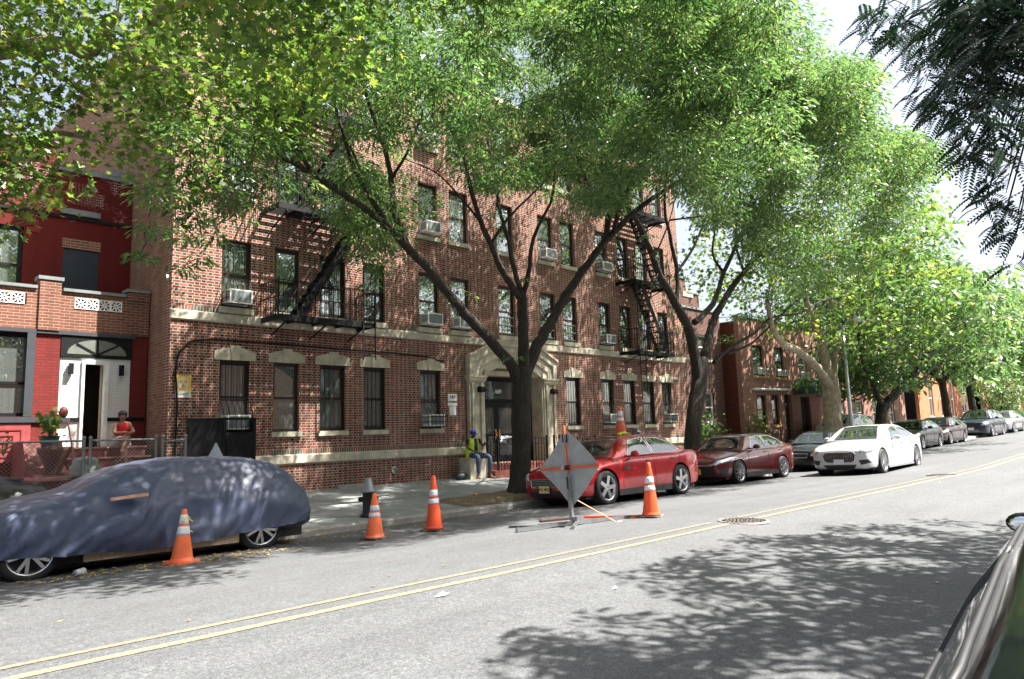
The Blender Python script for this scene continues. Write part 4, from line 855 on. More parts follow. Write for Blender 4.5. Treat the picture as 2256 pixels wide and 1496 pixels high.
# --- second locust
T2 = Vector((20.7, 12.75, .12)); t2 = empty('locust_tree', T2, label='large locust tree with a V shaped trunk between the bright red and dark red sedans', cat='tree'); mb = MB(T2); sk = []
trunk_flare(mb, T2, .27, .6); LM([(1524, 1010, 12.75), (1528, 930, 12.75), (1540, 850, 12.75), (1545, 790, 12.75)], .27, .26, 16, .012)
LM([(1540, 840, 12.75), (1522, 740, 12.7), (1490, 670, 12.6), (1455, 610, 12.5), (1435, 560, 12.4), (1410, 500, 12.3), (1375, 440, 12.1), (1360, 380, 12)], .2, .05, 10)
LM([(1490, 670, 12.6), (1492, 600, 12.6), (1478, 530, 12.5), (1465, 460, 12.4), (1470, 380, 12.2), (1490, 300, 12)], .085, .03); LM([(1492, 600, 12.6), (1530, 540, 12.8), (1560, 460, 13), (1590, 360, 13)], .06, .02); LM([(1440, 570, 12.4), (1470, 500, 12), (1490, 430, 11.8)], .035, .012)
LM([(1550, 800, 12.75), (1562, 740, 12.8), (1585, 680, 12.8), (1630, 610, 12.7), (1680, 555, 12.5), (1730, 510, 12.2), (1790, 460, 12)], .17, .05, 10)
LM([(1530, 710, 12.7), (1570, 670, 12.8), (1595, 600, 13), (1640, 500, 13.2), (1680, 400, 13.2), (1700, 300, 13.2)], .12, .035); LM([(1595, 600, 13), (1570, 560, 13.3), (1575, 490, 13.4), (1550, 420, 13.6)], .06, .02)
LM([(1640, 600, 12.7), (1620, 530, 12.4), (1630, 430, 12), (1610, 330, 11.8)], .06, .02); LM([(1690, 545, 12.5), (1740, 560, 12), (1790, 575, 11.6), (1850, 560, 11.2)], .05, .02)
LM([(1572, 800, 12.6), (1610, 765, 12.3), (1660, 735, 12), (1700, 700, 11.7), (1760, 690, 11.4), (1820, 660, 11.2), (1880, 655, 11)], .075, .02); LM([(1600, 780, 12.5), (1650, 760, 12.2), (1690, 725, 11.9), (1770, 650, 11.6), (1850, 610, 11.4)], .06, .015)
cl = sample((20.3, 6.8, 10.4), (6.5, 2.4, 1.5), 80, (.5, .8), sp=.9)+sample((20.3, 11.4, 13.4), (7.6, 6, 2.6), 120, (.5, .85), sp=.9, smin=.5)+sample((20.8, 11.2, 9.6), (7.4, 6, 4.2), 200, (.55, 1.0), sp=1.3, smin=.58, gap=lambda P: (lambda q: 1480 < q[0] < 1640 and q[1] > 480 and random.random() < .8)(proj(P)))
for (x, y, d, r) in ((1640, 640, 11.6, .35), (1690, 640, 11.4, .4), (1620, 700, 12.1, .3), (1600, 745, 12.2, .3), (1650, 690, 11.8, .35), (1700, 660, 11.5, .4), (1750, 640, 11.3, .4), (1490, 720, 12.2, .14), (1480, 690, 12.2, .12), (1450, 560, 12.2, .18), (1430, 520, 12.1, .2), (1440, 630, 12.2, .12), (1880, 640, 11, .4)): cl.append((tuple(YY(x, y, d)), r))
twigs(mb, cl, sk, .024, 1); mb.build('trunk', BARK, t2, True); n2 = crown('crown', LOCUST, t2, cl, 760, .125, .036, T2, flat=.6)
# --- plane tree overhead on the left (its trunk stands just outside the picture)
T0 = Vector((-3.4, 13.2, .12)); t0 = empty('plane_tree', T0, label='plane tree reaching in from the left with pale mottled boughs and broad leaves', cat='tree'); mb = MB(T0); sk = []
def LW(l, r0, r1, n=9, w=.03): o = limb(mb, l, r0, r1, n, w); sk.extend(o); return o
tr = [(-3.4, 13.2, .1), (-3.3, 13.1, 2.5), (-3.0, 12.9, 4.6)]; LW(tr, .34, .27, 16)
def PP(*l): return [tuple(YY(*q)) for q in l]
LW([tr[-1], (-1.5, 12.2, 6.6)]+PP((-60, 110, 11), (20, 100, 10.9), (60, 105, 10.8), (130, 95, 10.7), (200, 115, 10.6), (222, 70, 10.5), (260, 30, 10.4)), .17, .07, 10)
LW([tr[-1], (-1.0, 12.4, 8.2)]+PP((250, -60, 10.8), (330, 45, 10.6), (345, 22, 10.6), (395, 15, 10.5), (430, -5, 10.4), (480, -40, 10.3)), .15, .05)
LW([tr[-1], (-2.0, 12.8, 5.2)]+PP((-40, 320, 12), (30, 330, 11.9), (70, 348, 11.8), (90, 335, 11.8), (105, 300, 11.7), (150, 295, 11.6), (210, 310, 11.5)), .12, .03)
LW(PP((222, 70, 10.5), (300, 130, 10.3), (370, 160, 10.1), (430, 165, 10), (520, 160, 10)), .05, .02); LW(PP((60, 105, 10.8), (150, 180, 11), (260, 250, 11), (330, 290, 11), (420, 300, 11)), .045, .015)
LW(PP((330, 45, 10.6), (420, 110, 10.8), (520, 220, 10.8), (600, 260, 10.6)), .04, .015); LW([tr[-1], (-3, 11, 8), (-1, 9, 10), (2, 8, 11)], .15, .05); LW([tr[-1], (-4, 13, 8), (-3, 14, 11)], .15, .05)
def skyhole(P):
    x, y, f = proj(P)
    if lit(P): return True
    return (120 < x < 240 and 290 < y < 400 and random.random() < .85) or (x < 120 and 150 < y < 330 and random.random() < .45)
lo0 = ([-400, 0, 60, 110, 150, 200, 250, 290, 330, 380, 430, 480, 560, 640, 700, 760, 820, 2700], [520, 470, 440, 470, 400, 350, 370, 420, 430, 450, 480, 430, 360, 330, 290, 200, 60, -200])
cl = sample((3.4, 10.0, 8.0), (5.6, 4.4, 3.6), 480, (.4, .8), lo=lo0, gap=skyhole, sp=.62)+sample((4.6, 6.6, 8.0), (4.5, 2.3, 1.8), 130, (.45, .8), lo=lo0, gap=skyhole)+sample((-3, 12, 9), (4, 4, 3.5), 90, (.6, .9), lo=lo0)
for (x, y, d, r) in ((10, 350, 11, .5), (60, 380, 11, .45), (110, 350, 11, .35), (10, 500, 11, .3), (50, 490, 11, .25), (110, 460, 11, .2), (150, 430, 11, .2), (230, 320, 11, .4), (40, 60, 10.5, .6), (120, 40, 10.5, .6), (100, 200, 10.8, .5), (180, 180, 10.8, .5), (260, 140, 10.6, .5), (20, 430, 11, .35), (70, 440, 11, .3), (100, 410, 11.2, .3), (130, 380, 11.2, .2), (30, 390, 11, .4), (620, 200, 10.5, .5), (660, 250, 10.6, .4), (700, 200, 10.6, .35)): cl.append((tuple(YY(x, y, d)), r))
twigs(mb, cl, sk, .014, 1); mb.build('trunk', BARKP, t0, True); n0 = crown('crown', PLANE, t0, cl, 165, .145, .1, T0, 'star', nz=.8, flat=.8)
# locust foliage hanging below the plane leaves belongs to the big locust; a smaller locust fills between
# --- plane tree on the right, by the lamp post
T3 = Vector((31.9, 12.9, .12)); t3 = empty('plane_tree', T3, label='plane tree with a stout pale mottled trunk behind the black and white sedans', cat='tree'); mb = MB(T3); sk = []
LM([(1838, 1010, 12.9), (1836, 950, 12.9), (1832, 880, 12.9), (1828, 830, 12.9)], .42, .36, 16, .01); LM([(1828, 850, 12.9), (1800, 810, 12.6), (1760, 775, 12.3), (1722, 755, 12), (1700, 715, 11.8), (1690, 660, 11.6)], .22, .08, 10)
LM([(1828, 850, 12.9), (1815, 770, 12.9), (1795, 710, 12.9), (1778, 670, 12.9), (1775, 600, 12.9), (1790, 500, 12.9)], .24, .07, 10); LM([(1834, 850, 12.9), (1838, 780, 12.9), (1834, 700, 12.9), (1828, 620, 12.9), (1840, 500, 12.9)], .2, .07, 10)
LM([(1838, 780, 12.9), (1880, 720, 12.5), (1920, 640, 12), (1960, 560, 12)], .12, .05); LM([(1834, 700, 12.9), (1900, 600, 13), (1950, 480, 13)], .1, .04)
lo3 = ([1500, 1600, 1650, 1700, 1750, 1800, 1850, 1900, 1960, 2100, 2700], [640, 690, 740, 750, 770, 800, 830, 870, 870, 800, 700])
cl = sample((31.5, 11.8, 9.8), (8, 5.5, 5.6), 330, (.55, .95), lo=lo3, sp=.95, smin=.4, gap=lambda P: (lambda q: 1690 < q[0] < 1850 and q[1] > 650 and random.random() < .8)(proj(P)))
twigs(mb, cl, sk, .03, 2); mb.build('trunk', BARKP, t3, True); crown('crown', PLANE, t3, cl, 60, .24, .16, T3, 'star', nz=.8, flat=.7)
# --- leaning tree beyond
T4 = Vector((39.5, 12.6, .1)); t4 = empty('leaning_tree', T4, label='dark trunked tree leaning right behind the white sedan', cat='tree'); mb = MB(T4); sk = []
LM([(1940, 1000, 12.6), (1940, 940, 12.6), (1944, 890, 12.6)], .3, .25, 12, .01); LM([(1944, 900, 12.6), (1975, 865, 12.2), (2010, 830, 11.8), (2040, 790, 11.4), (2075, 750, 11), (2120, 715, 10.6), (2150, 680, 10.3)], .24, .07, 10); LM([(1990, 855, 12.2), (2030, 840, 11.8), (2060, 800, 11.5), (2100, 770, 11), (2150, 740, 10.8)], .13, .04)
LM([(1944, 900, 12.6), (1925, 850, 12.6), (1900, 800, 12.6), (1890, 720, 12.6)], .15, .06); LM([(2075, 750, 11), (2110, 680, 11), (2130, 620, 11)], .09, .03)
lo4 = ([1700, 1840, 1880, 1900, 1960, 2010, 2060, 2120, 2180, 2256, 2700], [850, 880, 910, 915, 900, 860, 830, 800, 800, 760, 700])
cl = sample((41, 11.2, 7.6), (10, 6.4, 4.8), 400, (.6, 1.05), lo=lo4, sp=.9, gap=lambda P: (lambda q: 1960 < q[0] < 2110 and q[1] > 740 and random.random() < .75)(proj(P)))
cl += sample((37.6, 13.4, 4.3), (4.5, 2.4, 1.5), 70, (.5, .8), lo=lo4); twigs(mb, cl, sk, .03, 2); mb.build('trunk', BARK, t4, True); crown('crown', LOCUST, t4, cl, 75, .3, .11, T4)
# --- far trees down the street: one built tree, copied
def far_tree(loc, sc, label, m, first=None, name='street_tree'):
    R = empty(name, loc, label=label, cat='tree', group='trees far down the street'); mb = MB(); tp = []
    limb(mb, [(0, 0, 0), (.05, 0, 1.6), (0, .1, 3.2)], .2, .16, 10)
    for k in range(7):
        a = k*.9; e = (2.2*math.cos(a), 2.2*math.sin(a), 5+random.uniform(0, 1.5)); tp += limb(mb, [(0, .1, 2.9), (e[0]*.5, e[1]*.5, 4.2), e], .1, .03, 6)
    cl = [(((RNG.normal()*.45)*3.2, (RNG.normal()*.45)*3.2, 5.6+RNG.normal()*1.1), random.uniform(.7, 1.1)) for _ in range(70)]
    twigs(mb, cl, tp, .02, 2); mb.build('trunk', BARK, R, True); crown('crown', m, R, cl, 45, .34, .14, (0, 0, 0)); R.scale = (sc,)*3; return R
f1 = far_tree((50, 12.8, .3), 1.25, 'broad green street tree past the leaning tree', LOCUST)
for (x, y, s, rz, lab) in ((63, 12.8, .62, 1, 'small round tree in front of the bright orange building'), (74, 12.6, 1.6, 2, 'street tree in front of the far apartments'), (88, 12.6, 1.7, 3, 'hazy street tree near the right edge of the picture'), (104, 12.6, 1.6, 4, 'farthest visible street tree'), (57.5, 13.2, 1.35, 5, 'tall full street tree between the leaning tree and the orange building')):
    dup(f1, location=(x, y, -.02), rotation_euler=(0, 0, rz), scale=(s, s, s), label=lab)
# --- near locust on this side of the street: its leaves hang into the top right corner and shade the road
T5 = Vector((13.5, -2.6, .1)); t5 = empty('locust_tree', T5, label='near locust tree whose dark feathery leaves hang into the top right corner', cat='tree'); mb = MB(T5); sk = []
LW([(13.5, -2.6, 0), (13.4, -2.6, 2.5), (13.2, -2.5, 4)], .28, .22, 14); LW([(13.2, -2.5, 4), (11.5, -2, 5.2), (9.5, -1.4, 6), (7.5, -.8, 6.6)], .14, .04); LW([(13.2, -2.5, 4), (12.5, -1, 5.6), (11, .3, 6.4), (9, .8, 6.8)], .13, .04); LW([(13.2, -2.5, 4), (14, -3, 6.5), (14, -3, 8.5)], .15, .05)
lo5 = ([1500, 1878, 1880, 1920, 1960, 2010, 2060, 2110, 2150, 2200, 2256, 2800], [-999, -999, 30, 70, 100, 150, 220, 280, 340, 420, 500, 560])
def keep5(P, r):
    x, y, f = proj(P)
    if f < .9: return False
    if -60 < x < 2316 and y > -120:
        return x > 1890 and y+FPX*r/f*.5 < np.interp(x, *lo5)
    return True
cl = []; t = 0
while len(cl) < 260 and t < 30000:
    t += 1; u = Vector(RNG.normal(size=3)).normalized(); s_ = RNG.random()**.5; P = (10.7+u.x*s_*5.2, -1.4+u.y*s_*3.0, 6.5+u.z*s_*1.9); r = random.uniform(.28, .5)
    if keep5(P, r): cl.append((P, r))
vis = []
for (x, y, d, r) in ((1990, 40, 5.6, .3), (2060, 60, 5.2, .3), (2130, 40, 5, .35), (2200, 60, 4.8, .35), (2090, 120, 5, .25), (2150, 130, 4.7, .28), (2060, 195, 5, .2), (2110, 190, 4.8, .25), (2180, 180, 4.5, .3), (2230, 120, 4.5, .3), (2140, 240, 4.6, .18), (2060, 230, 4.9, .12), (2210, 250, 4.3, .26), (2170, 310, 4.3, .2), (2130, 330, 4.4, .1), (2230, 320, 4.1, .24), (2225, 390, 4, .17), (2250, 440, 4, .16), (2170, 440, 4.2, .06), (2215, 470, 4.1, .09), (2240, 510, 4, .1), (2254, 570, 4, .06), (1930, 20, 5.8, .15), (1960, 70, 5.6, .12), (2230, 20, 4.6, .4), (2180, 10, 4.8, .4)):
    d_ = ray(x, y); P = CAM+d_*(d/1.0); vis.append((tuple(P), r))
twigs(mb, cl, sk, .012, 2)
sk2 = [Vector((11, .3, 6.4)), Vector((9, .8, 6.8))]
base = CAM+ray(2420, -80)*5.5; limb(mb, [(9.5, -1.4, 6), tuple(base)], .05, .03)
for P, r in vis: mb.tube([base, (base+Vector(P))/2+Vector((0, 0, .25)), Vector(P), Vector(P)+Vector((-.05, .02, -r*.6))], [.012, .008, .005, .002], 5)
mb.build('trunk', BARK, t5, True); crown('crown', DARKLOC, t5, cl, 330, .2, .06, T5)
# real pinnate leaves where they hang close to the lens
C, D, U, S_ = [], [], [], []
for P, r in vis:
    for _ in range(int(480*r*r)+6):
        u = RNG.normal(size=3); u /= np.linalg.norm(u); p = np.array(P)+u*r*RNG.random()**.5*np.array([1, 1, .8]); d = u*.5+RNG.normal(size=3)*.7; d[2] = -abs(d[2])*.35-.05; d /= np.linalg.norm(d)
        s = np.cross(d, [0, 0, 1]+RNG.normal(size=3)*.5); s /= np.linalg.norm(s); Lf = RNG.uniform(.11, .19)
        for k in range(11):
            t_ = (k+1)/11; q = p+d*Lf*t_+np.array([0, 0, -.06])*t_*t_
            for sg in (-1, 1):
                dd = s*sg*.9+d*.35; dd /= np.linalg.norm(dd); C.append(q); D.append(dd); U.append(d); S_.append(.04*(1-.45*abs(t_-.45)))
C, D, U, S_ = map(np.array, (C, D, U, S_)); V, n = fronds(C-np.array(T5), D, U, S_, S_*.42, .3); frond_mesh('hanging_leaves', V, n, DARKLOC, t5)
print('leaf counts', n1, n2, n0, len(C))
# ---------------------------------------------------------------- cars
def paint(name, col, metal=.0, rough=.35, coat=1, flake=0):
    g = NN(name); g.b.inputs['Base Color'].default_value = (*col, 1); g.b.inputs['Metallic'].default_value = metal; g.b.inputs['Roughness'].default_value = rough
    g.b.inputs['Coat Weight'].default_value = coat; g.b.inputs['Coat Roughness'].default_value = .03
    n = g.noise(2.5, g.obj(), 8, .7); c = g.mix(g.ramp(n, [(.55, (0, 0, 0)), (.85, (.06, .06, .06))]), col, tuple(.6*x+.06 for x in col)); g.L(c, g.b.inputs['Base Color'])
    r = g.M('ADD', rough*.8, g.M('MULTIPLY', n, .2)); g.L(r, g.b.inputs['Roughness']); return g.m
GLASSC = NN('car_glass'); GLASSC.b.inputs['Base Color'].default_value = (.012, .016, .016, 1); GLASSC.b.inputs['Roughness'].default_value = .02; GLASSC.b.inputs['Specular IOR Level'].default_value = .9; GLASSC.b.inputs['Coat Weight'].default_value = 1; GLASSC.b.inputs['Coat Roughness'].default_value = .01; GLASSC = GLASSC.m
LAMP = NN('headlamp_glass'); LAMP.L(LAMP.ramp(LAMP.noise(14, LAMP.obj(), 3), [(.35, (.25, .27, .3)), (.5, (.75, .77, .8)), (.7, (.12, .12, .13))]), LAMP.b.inputs['Base Color']); LAMP.b.inputs['Roughness'].default_value = .12; LAMP.b.inputs['Metallic'].default_value = .6; LAMP.b.inputs['Coat Weight'].default_value = 1; LAMP = LAMP.m
TAIL = mat('tail_lamp', (.35, .01, .01), .15, coat=1); PLASTIC = mat('black_plastic', (.02, .02, .022), .5, var=.2)
def interp(tab, x):
    xs = [t[0] for t in tab]; return [float(np.interp(x, xs, [t[k] for t in tab])) for k in range(1, len(tab[0]))]
def smooth(tab, x, h=.09):
    a = [interp(tab, x+d) for d in (-h, -h/2, 0, h/2, h)]; return [sum(q)/5 for q in zip(*a)]
def loft(mb, sec):
    n = len(sec[0]); vs = [p for s in sec for p in s]
    fs = [(i*n+k, i*n+(k+1) % n, (i+1)*n+(k+1) % n, (i+1)*n+k) for i in range(len(sec)-1) for k in range(n)]
    fs += [tuple(range(n))[::-1], tuple((len(sec)-1)*n+k for k in range(n))]; mb.add(vs, fs)
def bvh(o):
    bm = bmesh.new(); bm.from_mesh(o.data); t = BVHTree.FromBMesh(bm); bm.free(); return t
def decal(trees, outline, frame, off=.006, rings=6, sub=6):
    """outline (a,b) points laid on the body: frame = (origin, axis a, axis b, ray direction); returns verts, faces"""
    O, A, B, Dv = map(Vector, frame); Dv.normalize(); pl = []
    for i in range(len(outline)):
        p, q = outline[i], outline[(i+1) % len(outline)]
        for k in range(sub): t = k/sub; pl.append((p[0]+(q[0]-p[0])*t, p[1]+(q[1]-p[1])*t))
    c = (sum(p[0] for p in pl)/len(pl), sum(p[1] for p in pl)/len(pl)); vs = []; n = len(pl)
    def hit(a, b):
        o = O+A*a+B*b-Dv*3; best = None
        for t in trees:
            l, nn, _, d = t.ray_cast(o, Dv)
            if l is not None and (best is None or d < best[2]): best = (l, nn, d)
        if best is None: return None
        nn = best[1] if best[1].dot(Dv) < 0 else -best[1]; return best[0]+nn*off
    for r in range(rings+1):
        s = r/rings
        for p in pl:
            h = hit(c[0]+(p[0]-c[0])*s, c[1]+(p[1]-c[1])*s)
            if h is None: h = vs[-1] if vs else O
            vs.append(h)
    fs = [(r*n+k, r*n+(k+1) % n, (r+1)*n+(k+1) % n, (r+1)*n+k) for r in range(rings) for k in range(n)]
    return vs, fs, vs[-n:]
def rim_mesh(R, style, org):
    mb = MB(); r = R*.70
    mb.lathe([(r*.9, .04), (r, .0), (r+.012, -.008), (r+.012, .02), (r*.97, .09)], n=32, axis='Y', cap=False); mb.lathe([(.0001, .01), (.055, .012), (.065, .045)], n=16, axis='Y')
    ns, wd, dbl = {'five': (5, .05, 1), 'ten': (10, .028, 0), 'star': (5, .085, 0), 'multi': (9, .022, 1)}[style]
    for k in range(ns):
        for s in ((-1, 1) if dbl else (0,)):
            a = 2*PI*k/ns+.3; a2 = a+s*.22; p = Vector((.04*math.cos(a), .02, .04*math.sin(a))); q = Vector((r*.97*math.cos(a2), .006, r*.97*math.sin(a2))); mb.bar(p, q, wd*(.8 if dbl else 1), .025, up=(0, 1, 0))
    return mb
WHEELC = {}
def wheel(x, y, R, side, parent, style='five', turn=0):
    """side -1: outer face looks to -y"""
    mb = MB(); w = .22; rs = R*.70; mb.lathe([(rs, 0.0), (rs+.02, -.012), (R*.9, -.014), (R-.012, .01), (R, .035), (R, w-.035), (R-.012, w-.01), (rs, w)], n=40, axis='Y', cap=False); 
    o = mb.build('wheel', RUBBER, parent, True); o.location = (x, y, R); o.rotation_euler = (0, random.uniform(0, 3), (PI if side > 0 else 0)+turn)
    rm = rim_mesh(R, style, None).build('rim', ALLOY, o); MB().lathe([(.0001, .075), (rs*.97, .075), (rs*.97, .085), (.0001, .085)], n=24, axis='Y').build('brake_disc', PLASTIC, o)
    return o
def fixn(o):
    bm = bmesh.new(); bm.from_mesh(o.data); bmesh.ops.remove_doubles(bm, verts=bm.verts, dist=1e-5); bmesh.ops.recalc_face_normals(bm, faces=bm.faces); bm.to_mesh(o.data); bm.free()
def boolean(o, cutters):
    fixn(o); [fixn(c) for c in cutters]
    for c in cutters:
        bb = [Vector(b) for b in c.bound_box]; ctr = sum(bb, Vector())/8; sgn = 1 if ctr.y > 0 else -1; old = o.data
        for solver, k in (('EXACT', 0), ('EXACT', .004), ('FAST', .002), ('EXACT', -.006), ('FAST', .007)):
            c.location = (k, sgn*k, k*.7); md = o.modifiers.new('b', 'BOOLEAN'); md.object = c; md.operation = 'DIFFERENCE'; md.solver = solver
            dg = bpy.context.evaluated_depsgraph_get(); dg.update(); me = bpy.data.meshes.new_from_object(o.evaluated_get(dg)); o.modifiers.clear(); o.data = me
            l, n_, _, d_ = bvh(o).ray_cast(Vector((ctr.x, 3*sgn, ctr.z+.02)), Vector((0, -sgn, 0)))
            lz = bvh(o).ray_cast(Vector((ctr.x, 0, 4)), Vector((0, 0, -1)))[0]
            if (l is None or abs(l.y) < abs(ctr.y)) and lz is not None: break
            print('boolean retry', solver, k); o.data = old
    for c in cutters: bpy.data.objects.remove(c)
def make_car(name, loc, rz, label, body, spec, group='cars parked along the kerb', detail=2):
    """front points to -x; x=0 is the nose; near side is -y"""
    L, W, H, wb0, wb1, R = spec['L'], spec['W']/2, spec['H'], spec['wb0'], spec['wb1'], spec['R']; belt = spec['belt']
    C = empty(name, loc, rz, label=label, cat=spec.get('cat', 'car'), group=group)
    tab = spec['body']   # x, top z, bottom z, half width factor
    xs = sorted(set(np.linspace(0, L, 56 if detail > 1 else 34).tolist()+[.015, .04, .08, L-.015, L-.04, L-.08])); sec = []
    for x in xs:
        zt, zb, wf = smooth(tab, x, .05 if (x > .15 and x < L-.15) else .0); w = W*wf; e = spec.get('crown', .035)
        side = zt-.05*min(1, w/W)-.0; zm = zb+(side-zb)*.45; cr = spec.get('crease', .985)
        prof = [(0, zb), (w*.8, zb), (w*.955, zb+.05), (w*.99, zb+.14), (w, zm), (w*.992, zm+(side-zm)*.45), (w*cr, side-.07), (w*.955, side-.015), (w*.88, side+.018), (w*.6, zt-.002), (w*.3, zt+e*.7*.5), (0, zt+e*.6)]
        sec.append([(x, -a, b) for a, b in prof]+[(x, a, b) for a, b in prof[-2:0:-1]])
    mb = MB(); loft(mb, sec); bo = mb.build('body', body, C, True)
    cut = []
    for wx in (wb0, wb1):
        for s in (-1, 1):
            c = MB(); ar = R+.045; c.lathe([(ar, 0), (ar, .34)], (wx, -W-.06 if s < 0 else W+.06-.34, R+.01), 36, 'Y'); cut.append(c.build('cut', PLASTIC, C))
    cut.append(MB().box((-.2, -W*.7, -.3), (L+.2, W*.7, spec['body'][3][2]+.0)).build('cut', PLASTIC)) if False else None
    boolean(bo, [c for c in cut if c]); 
    bo.data.polygons.foreach_set('use_smooth', [True]*len(bo.data.polygons))
    try: bo.data.set_sharp_from_angle(angle=rad(38))
    except Exception: pass
    for wx in (wb0, wb1):
        for s in (-1, 1): MB().lathe([(R+.043, s*(W-.03)), (R+.043, s*(W-.30)), (.0001, s*(W-.30))], (wx, 0, R+.01), 24, 'Y', cap=False).build('wheel_arch_liner', RUBBER, C)
    # greenhouse
    g = spec['roof']   # x, z ; first and last at belt level
    gx0, gx1 = g[0][0], g[-1][0]; sec = []; N = 40 if detail > 1 else 24
    ti = spec.get('tumble', .74)
    for i in range(N+1):
        x = gx0+(gx1-gx0)*i/N; zr = smooth([(a, b) for a, b in g], x, .08)[0]; zb = belt-.04; h = max(.004, zr-zb); hf = min(1, h/(H-belt)); wb_ = W*.955*min(1, interp([(0, .93), (gx0, .97), (L/2, 1), (gx1, .95), (L, .9)], x)[0]); wt = wb_*(1-(1-ti)*hf)
        prof = [(0, zb-.12), (wb_*.97, zb-.12), (wb_, zb), (wb_*.985+wt*.015, zb+h*.12), (wb_*.5+wt*.5, zb+h*.55), (wt*1.0, zb+h*.86), (wt*.93, zb+h*.95), (wt*.7, zb+h*.985), (wt*.35, zb+h*1.0), (0, zb+h*1.005)]
        sec.append([(x, -a, b) for a, b in prof]+[(x, a, b) for a, b in prof[-2:0:-1]])
    mb = MB(); loft(mb, sec); cab = mb.build('roof', spec.get('roofmat', body), C, True)
    T = [bvh(bo), bvh(cab)]; Tc = [T[1]]
    def put(nm, out, frame, m, off=.006, rings=5, sub=6, par=C, tr=None, edge=None, trees=T):
        v, f, rim = decal(trees, out, frame, off, rings, sub); o = MB().add(v, f).build(nm, m, par, True)
        if edge: MB().tube(list(rim)+[rim[0]], edge[0], 5, False).build('trim', edge[1], o, True)
        return o
    for s in (-1, 1):
        fr = ((0, 0, 0), (1, 0, 0), (0, 0, 1), (0, -s, 0))
        for w in spec['side_windows']: put('side_window', w, fr, GLASSC, .005, 4, 6, edge=(.009, spec.get('trim', CHROME)), trees=Tc)
    fr = ((0, 0, 0), (0, 1, 0), (0, 0, 1), (1, 0, 0)); put('windscreen', spec['windscreen'], fr, GLASSC, .006, 8, 10, trees=T, edge=(.01, PLASTIC))
    fr = ((0, 0, 0), (0, 1, 0), (0, 0, 1), (-1, 0, 0)); put('rear_window', spec['rear_window'], fr, GLASSC, .006, 8, 10, trees=T, edge=(.01, PLASTIC))
    for nm, out, fr, m, kw in spec.get('patches', []): put(nm, out, fr, m, **kw)
    for ln in spec.get('seams', []):
        for s in (-1, 1):
            vv = []
            for i in range(len(ln)-1):
                for k in range(8):
                    t = k/8; a = ln[i][0]+(ln[i+1][0]-ln[i][0])*t; b = ln[i][1]+(ln[i+1][1]-ln[i][1])*t; hp = T[0].ray_cast(Vector((a, 3*s, b)), Vector((0, -s, 0)))[0]
                    if hp is not None: vv.append(hp+Vector((0, s*.0005, 0)))
            if len(vv) > 2: MB().tube(vv, .0055, 4).build('door_seam', RUBBER, C)
    for x0, z0 in spec.get('handles', []):
        for s in (-1, 1):
            hp = T[0].ray_cast(Vector((x0, 3*s, z0)), Vector((0, -s, 0)))[0]
            if hp is not None: MB().ell((hp.x, hp.y+s*.018, hp.z), (.11, .022, .018), 10).build('door_handle', body, C, True)
    mx, mz = spec['mirror']; mo_ = spec.get('mirror_out', 0); ms_ = spec.get('mirror_size', 1)
    for s in (-1, 1):
        mb = MB(); mb.ell((mx, s*(W+.10+mo_), mz+.02), tuple(q*ms_ for q in (.075, .12, .075)), 14); mb.bar((mx+.02, s*(W-.06+mo_), mz-.03), (mx+.01, s*(W+.06+mo_), mz-.01), .07, .04); mo = mb.build('wing_mirror', body, C, True)
        MB().ell((mx+.055, s*(W+.10+mo_), mz+.02), tuple(q*ms_ for q in (.022, .095, .055)), 12).build('mirror_glass', CHROME, mo, True)
    for wx in (wb0, wb1):
        for s in (-1, 1): wheel(wx, s*(W-.012), R, s, C, spec.get('rim', 'five'))
    MB().box((.35, -W*.86, .16), (L-.35, W*.86, .34)).build('underbody', RUBBER, C)
    for s in (-1, 1): MB().prism([(wb0+R+.05, .17), (wb1-R-.05, .17), (wb1-R-.06, spec.get('sillz', .3)), (wb0+R+.06, spec.get('sillz', .3))], s*(W*.955), s*(W*.985)).build('sill', spec.get('sillmat', PLASTIC), C)
    return C, T
def front(off=0): return ((0, 0, 0), (0, 1, 0), (0, 0, 1), (1, 0, 0))
def frontq(s): return ((0, 0, 0), (-.5*0, 1, 0), (0, 0, 1), (1, -s*.55, 0))
SIDE = ((0, 0, 0), (1, 0, 0), (0, 0, 1), (0, 1, 0)); SIDEP = ((0, 0, 0), (1, 0, 0), (0, 0, 1), (0, -1, 0)); REAR = ((0, 0, 0), (0, 1, 0), (0, 0, 1), (-1, 0, 0))
